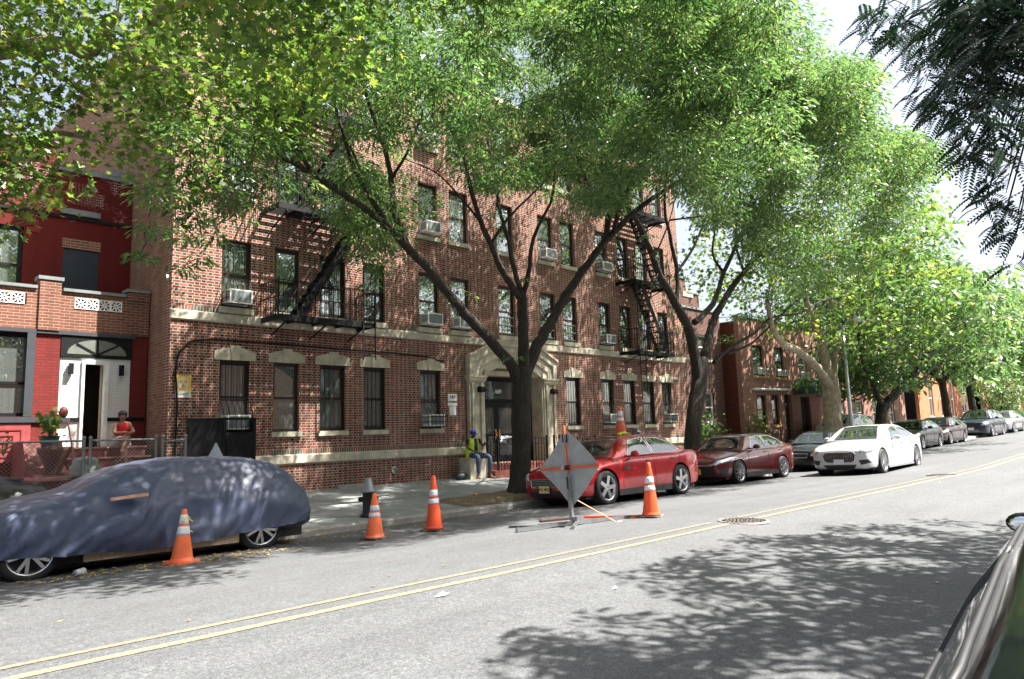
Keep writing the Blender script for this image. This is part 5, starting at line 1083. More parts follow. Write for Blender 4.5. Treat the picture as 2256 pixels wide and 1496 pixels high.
def sedan(L=5.0, W=1.87, H=1.47, wb0=.93, wbase=2.86, R=.35, hood=.98, deck=1.08, nose=.68, belt=1.0, ws=(1.25, 2.0), rw=(3.75, 4.35), **kw):
    wb1 = wb0+wbase
    s = dict(L=L, W=W, H=H, wb0=wb0, wb1=wb1, R=R, belt=belt, mirror=(ws[0]+.62, belt+.02))
    s['body'] = [(0, nose-.10, .32, .62), (.03, nose, .24, .74), (.12, nose+.05, .2, .84), (.35, nose+.11, .18, .93), (.8, hood-.07, .18, .985), (ws[0], hood-.005, .18, 1), (ws[0]+.5, belt, .18, 1), (L/2, belt+.01, .18, 1), (rw[0], belt+.03, .18, 1), (rw[1], deck-.01, .19, .99), (L-.35, deck, .22, .95), (L-.12, deck-.02, .27, .88), (L-.03, deck-.14, .32, .8), (L, deck-.3, .36, .72)]
    s['roof'] = [(ws[0], hood-.0), (ws[0]+.12, hood+.06), (ws[1]-.15, H-.09), (ws[1]+.15, H-.02), ((ws[1]+rw[0])/2, H), (rw[0]-.35, H-.035), (rw[0], H-.11), (rw[1]-.1, deck+.05), (rw[1]+.1, deck-.02)]
    tx = .62
    s['side_windows'] = [[(ws[0]+.52, belt+.01), (ws[1]+.05, H-.17), (ws[1]+.45, H-.105), ((ws[1]+rw[0])/2-.16, H-.095), ((ws[1]+rw[0])/2-.12, belt+.025)], [((ws[1]+rw[0])/2-.05, belt+.025), ((ws[1]+rw[0])/2-.09, H-.095), (rw[0]-.35, H-.125), (rw[0]+.05, H-.24), (rw[0]+.28, belt+.09), (rw[0]+.05, belt+.04)]]
    s['windscreen'] = [(-.66, hood+.03), (.66, hood+.03), (.60, hood+.2), (.52, H-.08), (0, H-.05), (-.52, H-.08), (-.60, hood+.2)]
    s['rear_window'] = [(-.6, deck+.03), (.6, deck+.03), (.5, H-.12), (0, H-.1), (-.5, H-.12)]
    m = (ws[1]+rw[0])/2
    s['seams'] = [[(ws[0]+.35, belt-.04), (ws[0]+.25, .6), (ws[0]+.28, .28)], [(m-.09, belt-.02), (m-.07, .28)], [(rw[0]+.2, belt-.0), (rw[0]+.05, .72), (wb1-R-.08, .45)]]
    s['handles'] = [(m-.3, belt-.13), (rw[0]-.12, belt-.11)]
    s.update(kw); return s
def plate(C, y, z, m, txt=None, x=-.02):
    MB().box((x-.012, y-.155, z-.078), (x, y+.155, z+.078)).build('number_plate', m, C)
    if txt:
        Mx = Matrix(((0, 0, -1, x-.013), (-1, 0, 0, y), (0, 1, 0, z), (0, 0, 0, 1))); text('plate_lettering', txt, .085, Mx, mat('plate_ink', (.03, .03, .05), .6), C, .001, bold=.002)
YPL = mat('plate_yellow', (.7, .55, .25), .5); OPL = mat('plate_orange', (.75, .4, .03), .5); WPL = mat('plate_white', (.6, .62, .66), .5)
RED1 = paint('paint_candy_red', (.36, .004, .008), .3, .22); RED2 = paint('paint_dark_red', (.10, .006, .010), .4, .28); BLK = paint('paint_black', (.006, .007, .009), 0, .2, .6); WHT = paint('paint_white', (.5, .51, .52), 0, .3); NAVY = paint('paint_navy', (.02, .03, .05), .4, .3); SILV = paint('paint_silver', (.35, .37, .4), .6, .3)
GR = mat('grille_chrome', (.35, .36, .37), .2, .9)
# bright red sedan with a three-bar chrome grille
f = [('grille', [(-.5, .62), (.5, .62), (.47, .44), (-.47, .44)], front(), RUBBER, dict(off=.006, edge=(.016, CHROME))), ('lower_grille', [(-.55, .36), (.55, .36), (.5, .24), (-.5, .24)], front(), PLASTIC, {})]
for k in range(3): f.append(('grille_bar', [(-.49, .59-.052*k), (.49, .59-.052*k), (.49, .57-.052*k), (-.49, .57-.052*k)], front(), GR, dict(off=.02, rings=2)))
for s in (-1, 1):
    f.append(('headlight', [(s*.55, .60), (s*.60, .74), (s*.80, .80), (s*.92, .79), (s*.88, .68), (s*.70, .60)], front(), LAMP, dict(off=.008, rings=5)))
    f.append(('fog_lamp', [(s*.62, .40), (s*.82, .44), (s*.84, .34), (s*.66, .30)], front(), PLASTIC, {}))
    F_ = SIDE if s < 0 else SIDEP
    f.append(('side_vent', [(1.52, .80), (1.80, .81), (1.76, .74), (1.55, .735)], F_, CHROME, dict(rings=2))); f.append(('tail_light', [(4.48, .94), (4.74, .95), (4.76, .74), (4.6, .76)], F_, TAIL, {}))
sp = sedan(L=4.88, W=1.9, H=1.54, rw=(3.65, 4.2), wb0=.95, wbase=2.87, R=.37, hood=1.0, deck=1.12, nose=.74, belt=1.03, patches=f, rim='star', sillz=.34, tumble=.72)
CX, CT = make_car('sedan', (12.78-.95, 10.93, road_z(10.9)-.005), rad(-1.5), 'bright red sedan with a traffic cone standing on its roof', RED1, sp)
CX.rotation_euler.x = rad(-2.2); plate(CX, .05, .40, YPL, 'H56 MGJ', x=-.045)
# dark red sedan with an orange plate
f = [('grille', [(-.62, .60), (.62, .60), (.55, .55), (-.55, .55)], front(), GR, dict(off=.012)), ('lower_grille', [(-.55, .52), (.55, .52), (.68, .26), (-.68, .26)], front(), RUBBER, dict(off=.006))]
for s in (-1, 1):
    f.append(('headlight', [(s*.55, .58), (s*.62, .66), (s*.84, .76), (s*.92, .76), (s*.87, .66), (s*.7, .58)], front(), LAMP, dict(off=.008))); F_ = SIDE if s < 0 else SIDEP
    f.append(('tail_light', [(4.55, .95), (4.83, .95), (4.8, .76), (4.6, .8)], F_, TAIL, {})); f.append(('fog_vent', [(s*.72, .46), (s*.86, .44), (s*.82, .28), (s*.76, .28)], front(), PLASTIC, {}))
C2, T_ = make_car('sedan', (19.6-.95, 11.35, road_z(11.35)+.0), rad(-.5), 'dark red sedan with an orange number plate behind the bright red one', RED2, sedan(L=4.87, W=1.83, H=1.46, wb0=.95, wbase=2.8, R=.34, hood=.94, deck=1.08, nose=.68, belt=.99, patches=f, rim='ten'))
MB().lathe([(.0001, -.02), (.05, -.02), (.075, -.012), (.085, 0)], (-.02, 0, .575), 20, 'X').build('emblem', CHROME, C2); plate(C2, -.05, .40, OPL, None, x=-.03); C2.rotation_euler.x = rad(-2.2)
# black sedan, mostly behind the white one
f = [('grille', [(-.4, .66), (.4, .66), (.34, .52), (-.34, .52)], front(), RUBBER, dict(edge=(.012, CHROME))), ('lower_grille', [(-.6, .42), (.6, .42), (.5, .28), (-.5, .28)], front(), RUBBER, {})]
for s in (-1, 1): f.append(('headlight', [(s*.48, .58), (s*.55, .70), (s*.86, .77), (s*.88, .66), (s*.7, .56)], front(), LAMP, {}))
C3, T_ = make_car('sedan', (25.3, 11.3, road_z(11.3)), 0, 'black sedan parked between the dark red sedan and the white one', BLK, sedan(L=4.7, W=1.8, H=1.45, wbase=2.75, R=.33, hood=.96, nose=.72, patches=f))
# white limousine in the lane
f = [('grille', [(-.42, .70), (.42, .70), (.48, .62), (.44, .44), (.34, .40), (-.34, .40), (-.44, .44), (-.48, .62)], front(), RUBBER, dict(edge=(.014, CHROME))), ('lower_grille', [(-.5, .33), (.5, .33), (.4, .22), (-.4, .22)], front(), PLASTIC, {})]
for k in range(17): y = -.4+.05*k; f.append(('grille_bar', [(y-.008, .685), (y+.008, .685), (y+.008, .43), (y-.008, .43)], front(), GR, dict(off=.02, rings=1, sub=3)))
for s in (-1, 1):
    f.append(('headlight', [(s*.56, .68), (s*.62, .76), (s*.84, .82), (s*.93, .80), (s*.88, .70), (s*.66, .66)], front(), LAMP, dict(off=.008))); f.append(('air_intake', [(s*.56, .46), (s*.80, .48), (s*.86, .38), (s*.62, .32)], front(), PLASTIC, {})); F_ = SIDE if s < 0 else SIDEP
    f.append(('tail_light', [(5.1, .9), (5.4, .92), (5.38, .82), (5.15, .82)], F_, TAIL, {}))
C4, T_ = make_car('sedan', (23.55-.98, 8.75, road_z(8.7)-.01), rad(1.2), 'long white sedan with an upright barred chrome grille driving in the lane', WHT, sedan(L=5.45, W=1.96, H=1.52, wb0=.98, wbase=3.4, R=.375, hood=1.03, deck=1.12, nose=.76, belt=1.04, ws=(1.45, 2.3), rw=(4.1, 4.75), patches=f, rim='multi', sillmat=CHROME, sillz=.24), group='cars in the street')
plate(C4, 0, .42, WPL, None, x=-.04); C4.rotation_euler.x = rad(-1.5)
# further parked cars
def far_car(x, y, m, label, sp, rz=0):
    c, _ = make_car('parked_car', (x, y, road_z(min(y, 11.5))+rise(x+2)+(.05 if y > 13 else 0)), rz, label, m, sp, detail=1); return c
fs_ = []
for s in (-1, 1): fs_.append(('headlight', [(s*.5, .60), (s*.6, .72), (s*.86, .77), (s*.86, .66), (s*.7, .58)], front(), LAMP, {}))
fs_.append(('grille', [(-.45, .64), (.45, .64), (.4, .42), (-.4, .42)], front(), RUBBER, {}))
far_car(37.7, 11.9, BLK, 'black sedan just past the white sedan', sedan(L=4.6, W=1.8, H=1.45, R=.33, wbase=2.75, patches=fs_)); far_car(42.4, 11.9, paint('paint_maroon', (.03, .008, .012), .3, .3), 'small dark maroon sedan between the black sedan and the dark suv', sedan(L=4.5, W=1.78, H=1.46, R=.33, wbase=2.7, patches=fs_))
suv = sedan(L=4.7, W=1.88, H=1.7, R=.37, wbase=2.75, hood=1.1, deck=1.15, belt=1.12, nose=.86, ws=(1.2, 1.85), rw=(4.25, 4.6), patches=[(a, [(p, q*1.18) for p, q in b], c, d, e) for a, b, c, d, e in fs_]); plate(far_car(51.2, 11.9, NAVY, 'dark navy suv facing down the street', suv), 0, .5, WPL)
far_car(57.2, 11.9, SILV, 'silver car behind the navy suv', sedan(L=4.6, W=1.8, H=1.5, R=.33, wbase=2.75, patches=fs_)); far_car(63.5, 11.9, SILV, 'pale car at the right edge of the picture', sedan(L=4.6, W=1.8, H=1.5, R=.33, wbase=2.75, patches=fs_)); far_car(70, 11.9, WHT, 'farthest white car in the parked row', sedan(L=4.6, W=1.8, H=1.5, R=.33, wbase=2.75, patches=fs_))
van = sedan(L=4.9, W=1.9, H=1.82, R=.36, wbase=2.9, hood=1.15, deck=1.2, belt=1.15, nose=.9, ws=(.95, 1.9), rw=(4.5, 4.8), patches=[], tumble=.86); far_car(37.8, 15.3, WHT, 'white van behind the plane tree trunk, only its roof and rear pillar showing', van)
NB = mat('near_black', (.004, .005, .006), .1, spec=.22); RG = mat('roof_glass', (.004, .006, .006), .004, var=.1, spec=.7)
# near wagon at the bottom right corner, seen from just behind its tail
wg = sedan(L=4.75, W=1.70, H=1.355, R=.35, wbase=2.75, hood=.98, deck=1.0, belt=.97, ws=(1.2, 1.95), rw=(4.5, 4.75), mirror=(.95, 1.08), mirror_out=-.23, mirror_size=.7, trim=PLASTIC, patches=[('roof_glass', [(1.8, -.46), (4.25, -.46), (4.38, -.36), (4.38, .36), (4.25, .46), (1.8, .46)], ((0, 0, 0), (1, 0, 0), (0, 1, 0), (0, 0, -1)), RG, dict(off=.004, rings=6, edge=(.005, CHROME)))])
cdir = rad(7); nx = .62
N5, T_ = make_car('wagon', (0, 0, 0), PI+cdir, 'near black wagon with a glass roof at the bottom right corner', NB, wg, group=None)
rearp = Vector((.62, -.47, 0)); N5.location = (rearp.x+4.75*math.cos(cdir), rearp.y+4.75*math.sin(cdir), -.03)
for s in (-1, 1): MB().tube([(1.95, s*.52, 1.32), (2.4, s*.54, 1.345), (3.4, s*.54, 1.345), (4.3, s*.52, 1.26), (4.5, s*.52, 1.2)], .007, 8).build('roof_rail', mat('rail_pale', (.45, .42, .38), .4), N5, True)

# ---------------------------------------------------------------- the covered car
def covered():
    C = empty('covered_car', (1.15, 11.72, road_z(11.6)), 0, label='parked car under a crumpled navy blue cover', cat='car', group='cars parked along the kerb')
    L, W = 4.75, 1.0; TOP = [(0, .50), (.1, .74), (.4, .86), (1.0, .99), (1.35, 1.04), (1.7, 1.20), (2.15, 1.37), (2.7, 1.44), (3.4, 1.43), (4.0, 1.37), (4.2, 1.31), (4.45, 1.12), (4.62, .92), (4.72, .70), (4.75, .55)]
    HEM = [(0, .26), (.35, .31), (.9, .33), (1.4, .27), (2.5, .24), (3.3, .28), (3.9, .36), (4.4, .38), (4.75, .36)]; WF = [(0, .55), (.08, .74), (.35, .9), (.9, .97), (2, 1), (4, 1), (4.4, .93), (4.65, .8), (4.75, .62)]
    RF = [(0, .75), (1.2, .8), (1.8, .72), (2.4, .66), (3.2, .66), (3.9, .72), (4.75, .7)]
    n, m = 150, 64; vs = []
    from mathutils import noise
    for i in range(n+1):
        x = L*i/n; zt = smooth(TOP, x, .12)[0] if .1 < x < L-.1 else interp(TOP, x)[0]; zh = interp(HEM, x)[0]; w = W*interp(WF, x)[0]; rf = interp(RF, x)[0]
        sh = min(.86, zt-.10)
        prof = [(w*1.0, zh), (w*1.015, zh+(sh-zh)*.35), (w*1.005, zh+(sh-zh)*.7), (w*.96, sh), (w*(.93*.4+rf*.6), sh+(zt-sh)*.55), (w*rf*.88, zt-.03), (w*.4, zt+.015), (0, zt+.03)]
        # resample
        P = [Vector((0, a, b)) for a, b in prof]; seg = [0]
        for k in range(1, len(P)): seg.append(seg[-1]+(P[k]-P[k-1]).length)
        half = []
        for k in range(m//2+1):
            s = seg[-1]*k/(m//2); a = float(np.interp(s, seg, [p.y for p in P])); b = float(np.interp(s, seg, [p.z for p in P])); half.append((a, b))
        ring = [(-a, b) for a, b in half]+[(a, b) for a, b in half[-2::-1]]
        for k, (y, z) in enumerate(ring):
            hang = max(0, min(1, (zt-.08-z)/.5)); sd = -1 if y < 0 else 1
            # slanting drape folds: run down and forward from mirror and roof edge
            q = x*1.0-(z)*.9*math.sin(1.1); u_ = -.6*x+.8*z; v_ = .8*x+.6*z; f1 = noise.noise(Vector((u_*2.6, v_*.8, sd*3)))*.07; f2 = (.5-abs(noise.noise(Vector((u_*5.5+noise.noise(Vector((x*1.4, z*1.4, 2)))*1.6, v_*.9, 7)))))**2*.27
            tri = abs(((x*1.7+z*1.3+noise.noise(Vector((x, z*2, 1)))*.6) % 1)-.5)*2; tri2 = abs(((x*3.1-z*2.1+noise.noise(Vector((x*1.5, z, 9)))*.9) % 1)-.5)*2
            d = (f1+f2)*(.2+.8*hang)+.022*(1-tri2)**3*hang+noise.noise(Vector((x*9, y*7, z*9)))*.004
            up = noise.noise(Vector((x*2.4, y*2.6, 4)))*.02*(1-hang)+noise.noise(Vector((x*7+y*3, y*9, 2)))*.008
            mx = math.exp(-((x-1.95)/.16)**2-((z-.98)/.09)**2)*.24
            hemz = (noise.noise(Vector((x*1.6, sd, 5)))*.05+noise.noise(Vector((x*5, sd, 5)))*.012)*hang
            endf = 1
            vs.append((x+(noise.noise(Vector((y*4, z*4, x)))*.03 if x < .3 or x > L-.3 else 0), y+sd*(d+mx)*endf, z+up+hemz))
    M_ = m+1; fs = [(i*M_+k, i*M_+k+1, (i+1)*M_+k+1, (i+1)*M_+k) for i in range(n) for k in range(m)]
    e0 = len(vs); fs.append(tuple(range(M_))); fs.append(tuple(n*M_+k for k in range(M_))[::-1])
    g = NN('cover_fabric'); c = g.ramp(g.noise(2, g.obj(), 6), [(.3, (.04, .053, .098)), (.7, (.056, .072, .128))]); sp_ = g.ramp(g.noise(38, g.obj(), 2), [(.74, (0, 0, 0)), (.78, (1, 1, 1))])
    g.L(g.mix(g.M('MULTIPLY', sp_, .5), c, (.4, .42, .48)), g.b.inputs['Base Color']); g.b.inputs['Roughness'].default_value = .5; g.b.inputs['Sheen Weight'].default_value = .15; g.b.inputs['Specular IOR Level'].default_value = .5
    g.bump(g.noise(16, g.obj(), 5), .25, .02)
    o = MB().add(vs, fs).build('cover', g.m, C, True)
    for wx in (.93, 3.83):
        for s in (-1, 1): wheel(wx, s*.90, .34, s, C, 'five')
    MB().box((.5, -.85, .16), (4.5, .85, .36)).build('underbody', RUBBER, C); MB().prism([(4.2, .30), (4.45, .28), (4.62, .36), (4.62, .50), (4.2, .5)], -.86, .86).build('bumper', mat('bumper_grey', (.035, .037, .042), .4), C)
    MB().box((1.5, -.93, .17), (3.48, -.90, .305), Matrix.Rotation(rad(0), 4, 'Y')).build('wooden_plank', mat('plank', (.40, .31, .22), .8, var=.25, vs=25), C)
    MB().bar((1.70, -1.22, .97), (2.14, -1.23, 1.0), .02, .04).build('wooden_stick', mat('stick', (.5, .28, .19), .7), C)
    C.rotation_euler.z = rad(-.5); C.scale = (1.05, 1, 1); C.location.x -= .05; return C
covered()
# ---------------------------------------------------------------- road things
ORA = mat('cone_orange', (.80, .085, .022), .5, var=.14, coat=.1, dirt=(.25, .1, .06, .35)); ORF = mat('cone_faded', (.85, .16, .05), .55, var=.15, dirt=(.35, .3, .25, .4)); REFL = mat('reflective_band', (.68, .68, .72), .35, var=.06, dirt=(.4, .4, .4, .3)); CBASE = mat('cone_base', (.03, .028, .026), .8, dirt=(.4, .36, .3, .6))
def cone(x, y, z, label, m=ORA, h=.91, rz=0, flat=False, bands=((.62, .74), (.49, .58)), tilt=0, base=CBASE, group='road cones', rags=False, tape=False):
    R = empty('traffic_cone', (x, y, z), rz, label=label, cat='traffic cone', group=group); R.rotation_euler.y = tilt
    r = lambda t: .145+(.032-.145)*(t-.05)/.95 if t > .05 else .15
    prof = [(r(t)+(.012 if t < .1 else 0), h*t) for t in (.04, .07, .1)]+[(r(t), h*t) for t in np.linspace(.11, .985, 12)]+[(.024, h), (.0001, h)]
    MB().lathe(prof, n=28).build('cone', m, R, True)
    s = .19; pl = [(-s, -s+.05), (-s+.05, -s), (s-.05, -s), (s, -s+.05), (s, s-.05), (s-.05, s), (-s+.05, s), (-s, s-.05)]; MB().prism(pl, 0, .035, 'XY').build('base', base, R)
    for a, b in bands: MB().lathe([(r(t)+.0025, h*t) for t in np.linspace(a, b, 4)], n=28).build('reflective_band', REFL, R, True)
    if tape:
        mb = MB()
        for (dx, dz, c) in ((-.05, .84, 0), (.055, .82, 1), (.06, .62, 2), (.03, .88, 0)): mb.bar((dx*.5, -.04, dz*h), (dx*1.7, -.06, (dz-.06)*h), .03, .012)
        mb.build('torn_tape', mat('tape_yellow', (.7, .65, .1), .5), R)
    return R
cone(3.75, 10.33, road_z(10.3)-.0, 'battered orange cone with torn tape in front of the covered car', ORF, .72, .4, bands=((.52, .68), (.72, .90)), base=ORF, tape=True, tilt=rad(2))
cone(6.55, 9.84, road_z(9.84), 'orange cone with a dusty base in front of the hydrant', ORF, .72, .15)
cone(7.72, 9.80, road_z(9.8), 'tall red orange cone between the hydrant and the tree', ORA, .93, .5)
cone(10.42, 7.25, road_z(7.25), 'bright red orange cone standing in the lane in front of the red sedan', ORA, .93, .2)
cz = 1.50
roofc = cone(14.62, 10.95, cz, 'dirty cone standing on the roof of the bright red sedan', mat('cone_dirty', (.7, .13, .05), .6, dirt=(.1, .08, .07, .8)), .72, .3, bands=((.50, .62), (.66, .84)), base=CBASE, tape=False)
hh = empty('hard_hat', (14.97, 10.72, 1.515), label='dark shiny hard hat on the roof of the red sedan', cat='helmet'); hm = mat('hat_camo', (.06, .055, .06), .18, .3, var=.6, vs=14, coat=1)
MB().ell((0, 0, .0), (.15, .12, .16), 20).build('shell', hm, hh, True); MB().lathe([(.12, .0), (.17, -.004), (.175, .004), (.12, .012)], n=24).build('brim', hm, hh, True)
gl = empty('work_gloves', (14.12, 10.62, 1.50), label='pair of yellow green work gloves lying at the front of the red sedan roof', cat='gloves'); gm = mat('hi_vis_yellow', (.62, .75, .04), .6)
for dx in (0, .19):
    mb = MB(); mb.ell((dx, 0, .035+dx*.15), (.085, .05, .035), 10)
    for k in range(4): mb.tube([(dx+.05, -.03+.02*k, .04), (dx+.10, -.05+.03*k, .05+.01*k), (dx+.14, -.06+.035*k, .03)], [.014, .013, .009], 6)
    mb.build('glove', gm, gl, True)
# hydrant
H = empty('fire_hydrant', (8.0, 12.2, walk_z(12.2)), label='black fire hydrant with a silver bonnet on the pavement', cat='fire hydrant'); H.scale = (.85,)*3; sil = mat('hydrant_silver', (.27, .28, .29), .4, .5, dirt=(.12, .12, .12, .5)); hb = mat('hydrant_black', (.014, .015, .016), .5, var=.4)
MB().lathe([(.19, 0), (.19, .03), (.15, .06), (.135, .1), (.13, .52), (.15, .55), (.15, .57)], n=24).build('barrel', hb, H, True); MB().lathe([(.19, .555), (.195, .58), (.17, .61), (.13, .70), (.09, .78), (.082, .86), (.05, .89), (.0001, .895)], n=24).build('bonnet', sil, H, True)
MB().lathe([(.035, .88), (.045, .9), (.03, .97), (.0001, .975)], n=5).build('operating_nut', mat('rust', (.14, .07, .04), .8), H)
for a in (-.6, 2.4): d = Vector((math.cos(a), math.sin(a), 0)); MB().tube([Vector((0, 0, .40))+d*.1, Vector((0, 0, .40))+d*.2, Vector((0, 0, .4))+d*.23], [.055, .055, .035], 12).build('nozzle', hb, H)
# road work sign, seen from behind
Gx, Gy = 9.12, 7.85; Gz = road_z(Gy); SG = empty('road_work_sign', (Gx, Gy, Gz), label='grey backed diamond road work sign on a low folding stand, seen from behind', cat='sign'); ca = rad(-2)
SMx = Matrix.Rotation(rad(-88), 4, 'Z') @ Matrix.Rotation(rad(-4), 4, 'Y')
gb = NN('sign_back_grey'); gb.L(gb.ramp(gb.noise(5, gb.obj(), 8), [(.3, (.27, .29, .3)), (.7, (.38, .4, .41))]), gb.b.inputs['Base Color']); gb.b.inputs['Roughness'].default_value = .6
def sgp(a, b, d=0): return SMx @ Vector((a, d, b))
zc = .93; r_ = .646; n = 14; vs = []
for i in range(n+1):
    for j in range(n+1):
        u = i/n-.5; v = j/n-.5; a = (u-v)*r_; b = (u+v)*r_*1.087; vs.append(sgp(a-.04*b*.0, zc+b*.92, .02-.05*abs(u*v)*4+random.uniform(-.002, .002)))
mb = MB(); mb.add(vs, [(i*(n+1)+j, (i+1)*(n+1)+j, (i+1)*(n+1)+j+1, i*(n+1)+j+1) for i in range(n) for j in range(n)]); mb.add([v+Vector((0, .004, 0)) for v in vs], [(i*(n+1)+j, i*(n+1)+j+1, (i+1)*(n+1)+j+1, (i+1)*(n+1)+j) for i in range(n) for j in range(n)]); mb.build('sign_panel', gb.m, SG, True)
MB().bar(sgp(-.63, zc, -.03), sgp(.63, zc, -.03), .012, .036).build('cross_brace', ORA, SG); MB().bar(sgp(0, zc-.55, -.05), sgp(0, zc+.70, -.05), .032, .012, up=(0, 1, 0)).build('upright_brace', ORA, SG)
mb = MB(); mb.bar(sgp(0, .05, -.07), sgp(0, zc-.1, -.07), .055, .055); mb.build('post', STEEL, SG)
for za, zb_, w_ in ((zc+.42, zc+.55, .1), (zc-.04, zc+.04, .12), (zc-.35, zc-.15, .07)): MB().bar(sgp(0, za, -.068), sgp(0, zb_, -.068), w_, .03, up=(0, 1, 0)).build('clamp', PLASTIC, SG)
mb = MB()
for (dx, dy) in ((-1.15, .18), (-.55, -.42), (1.05, -.28), (.62, .5)): mb.bar((0, -.05, .05), (dx, dy, .035), .05, .05); mb.bar((dx*.97, dy*.97, .035), (dx*1.03, dy*1.03, .03), .06, .06)
mb.box((-.09, -.12, .02), (.09, .03, .14)); mb.build('stand_leg', STEEL, SG); MB().tube([sgp(-.30, zc-.34, -.02), (.5, -.45, .02)], .008, 5).build('guy_cord', mat('cord_orange', (.7, .25, .1), .6), SG)
pf = empty('folded_sign_pole', (9.75, 7.98, road_z(8)), label='orange pole of a folded sign lying between the diamond sign and the cone', cat='pole'); MB().bar((-.05, .3, .04), (.62, -.62, .05), .03, .04).build('pole', ORA, pf); MB().bar((-.75, .55, .03), (0.0, .26, .04), .09, .035).build('rolled_panel', mat('dark_roll', (.05, .02, .015), .6), pf)
# covered scooter peak behind the covered car
SC = empty('covered_scooter', (5.43, 13.3, walk_z(13.3)), label='pale grey cover rising to a point behind the covered car', cat='scooter'); vs = []; n = 30; m = 12
for j in range(m+1):
    t = j/m; z = 1.47*(1-t)**1.0; rr = .012+.80*t**1.1
    for k in range(n): a = 2*PI*k/n; w_ = 1+.10*math.sin(a*5+t*2)*t; vs.append((rr*math.cos(a)*w_*1.1, rr*math.sin(a)*w_*.8, z))
MB().add(vs, [(j*n+k, (j+1)*n+k, (j+1)*n+(k+1) % n, j*n+(k+1) % n) for j in range(m) for k in range(n)]+[tuple(range(n))]).build('cover', mat('cover_grey', (.36, .40, .45), .5), SC, True)
# black plastic heap on the left
BG = empty('rubbish_heap', (2.75, 14.5, walk_z(14.5)), label='heap under black plastic sheeting behind the covered car at the left', cat='rubbish bags'); from mathutils import noise
vs = []; nx_, ny_ = 40, 24
for i in range(nx_+1):
    for j in range(ny_+1):
        u, v = i/nx_*2-1, j/ny_*2-1; e = max(0, 1-(abs(u)**2.4+abs(v)**2.4)); z = .9*e**.6*(1-.25*u)+noise.noise(Vector((u*4, v*4, 1)))*.12*e+abs(noise.noise(Vector((u*7+v*3, v*6, 2))))*.07*e; vs.append((u*1.05-.1, v*.6, z-.02))
MB().add(vs, [(i*(ny_+1)+j, (i+1)*(ny_+1)+j, (i+1)*(ny_+1)+j+1, i*(ny_+1)+j+1) for i in range(nx_) for j in range(ny_)]).build('sheeting', mat('black_plastic_sheet', (.012, .013, .014), .3, var=.4), BG, True)
# chain link fence
def chain(x0, y0, x1, y1, z0, h, org, m, nm='mesh', par=None):
    mb = MB(org); L = math.hypot(x1-x0, y1-y0); d = .075; a = Vector(((x1-x0)/L, (y1-y0)/L, 0))
    k = -h
    while k < L:
        for s in (1, -1):
            s0, s1 = k, k+h; za, zb_ = (z0, z0+h) if s > 0 else (z0+h, z0)
            t0_, t1_ = max(0, -s0/h if s0 < 0 else 0), min(1, (L-s0)/h)
            if t1_ > t0_:
                P = lambda t: Vector((x0, y0, 0))+a*(s0+h*t)+Vector((0, 0, za+(zb_-za)*t)); mb.bar(P(t0_), P(t1_), .0042)
        k += d
    return mb.build(nm, m, par)
CF_ = empty('chain_link_fence', (2.6, 15.7, .28), label='galvanised chain link fence in front of the red row house', cat='fence'); O = Vector(CF_.location); zf = walk_z(15.7)
GALV = mat('galvanised_wire', (.24, .26, .26), .45, .6)
mb = MB(O)
for a, b in ((-6, 3.86), (3.98, 5.18)): mb.tube([(a, 15.7, zf+1.48), (b, 15.7, zf+1.48)], .02, 8)
mb.build('top_rail', GALV, CF_)
for x in (-5, -2.2, .6, 3.88, 3.99, 5.2): o = MB(O).tube([(x, 15.7, zf-.05), (x, 15.7, zf+1.5)], .028, 10).ell((x, 15.7, zf+1.53), (.035, .035, .04), 10).build('post', GALV, CF_)
chain(-6, 15.7, 3.86, 15.7, zf+.02, 1.45, O, GALV, 'wire_mesh', CF_); chain(4.01, 15.7, 5.18, 15.7, zf+.02, 1.45, O, GALV, 'wire_mesh', CF_)
G2 = empty('chain_link_gate', (5.55, 15.65, .28), label='short chain link panel with green mesh between the steps and the brick building', cat='gate'); O = Vector(G2.location)
for x in (5.31, 5.77): MB(O).tube([(x, 15.65, zf-.05), (x, 15.65, zf+1.5)], .03, 10).ell((x, 15.65, zf+1.53), (.037, .037, .04), 10).build('post', GALV, G2)
MB(O).tube([(5.31, 15.65, zf+1.42), (5.77, 15.65, zf+1.46)], .018, 8).build('top_rail', GALV, G2); chain(5.33, 15.65, 5.75, 15.65, zf+.02, 1.4, O, mat('green_wire', (.03, .12, .09), .5), 'wire_mesh', G2)
# basement gate
BGt = empty('basement_gate', (7.0, 16.4, .28), label='solid black basement gate panel with a door under the leftmost barred window', cat='gate'); O = Vector(BGt.location)
MB(O).box((6.2, 16.62, .28), (7.0, 16.66, 2.15)).build('side_panel', BLACK, BGt); MB(O).box((7.02, 16.60, .28), (7.72, 16.65, 1.86)).build('door', BLACK, BGt)
mb = MB(O)
for x in (6.2, 7.01, 7.74): mb.box((x-.03, 16.6, .28), (x+.03, 16.68, 2.2))
mb.box((6.2, 16.61, 2.15), (7.77, 16.67, 2.2)); mb.box((7.72, 16.69, .28), (7.78, 17.1, 2.2))
for k in range(6): mb.box((7.08+.11*k, 16.63, 1.9), (7.09+.11*k, 16.64, 2.15))
mb.build('gate_frame', BLACK, BGt); MB(O).ell((7.62, 16.57, 1.23), (.03, .03, .03), 10).build('knob', mat('brass2', (.5, .35, .12), .3, .9), BGt)
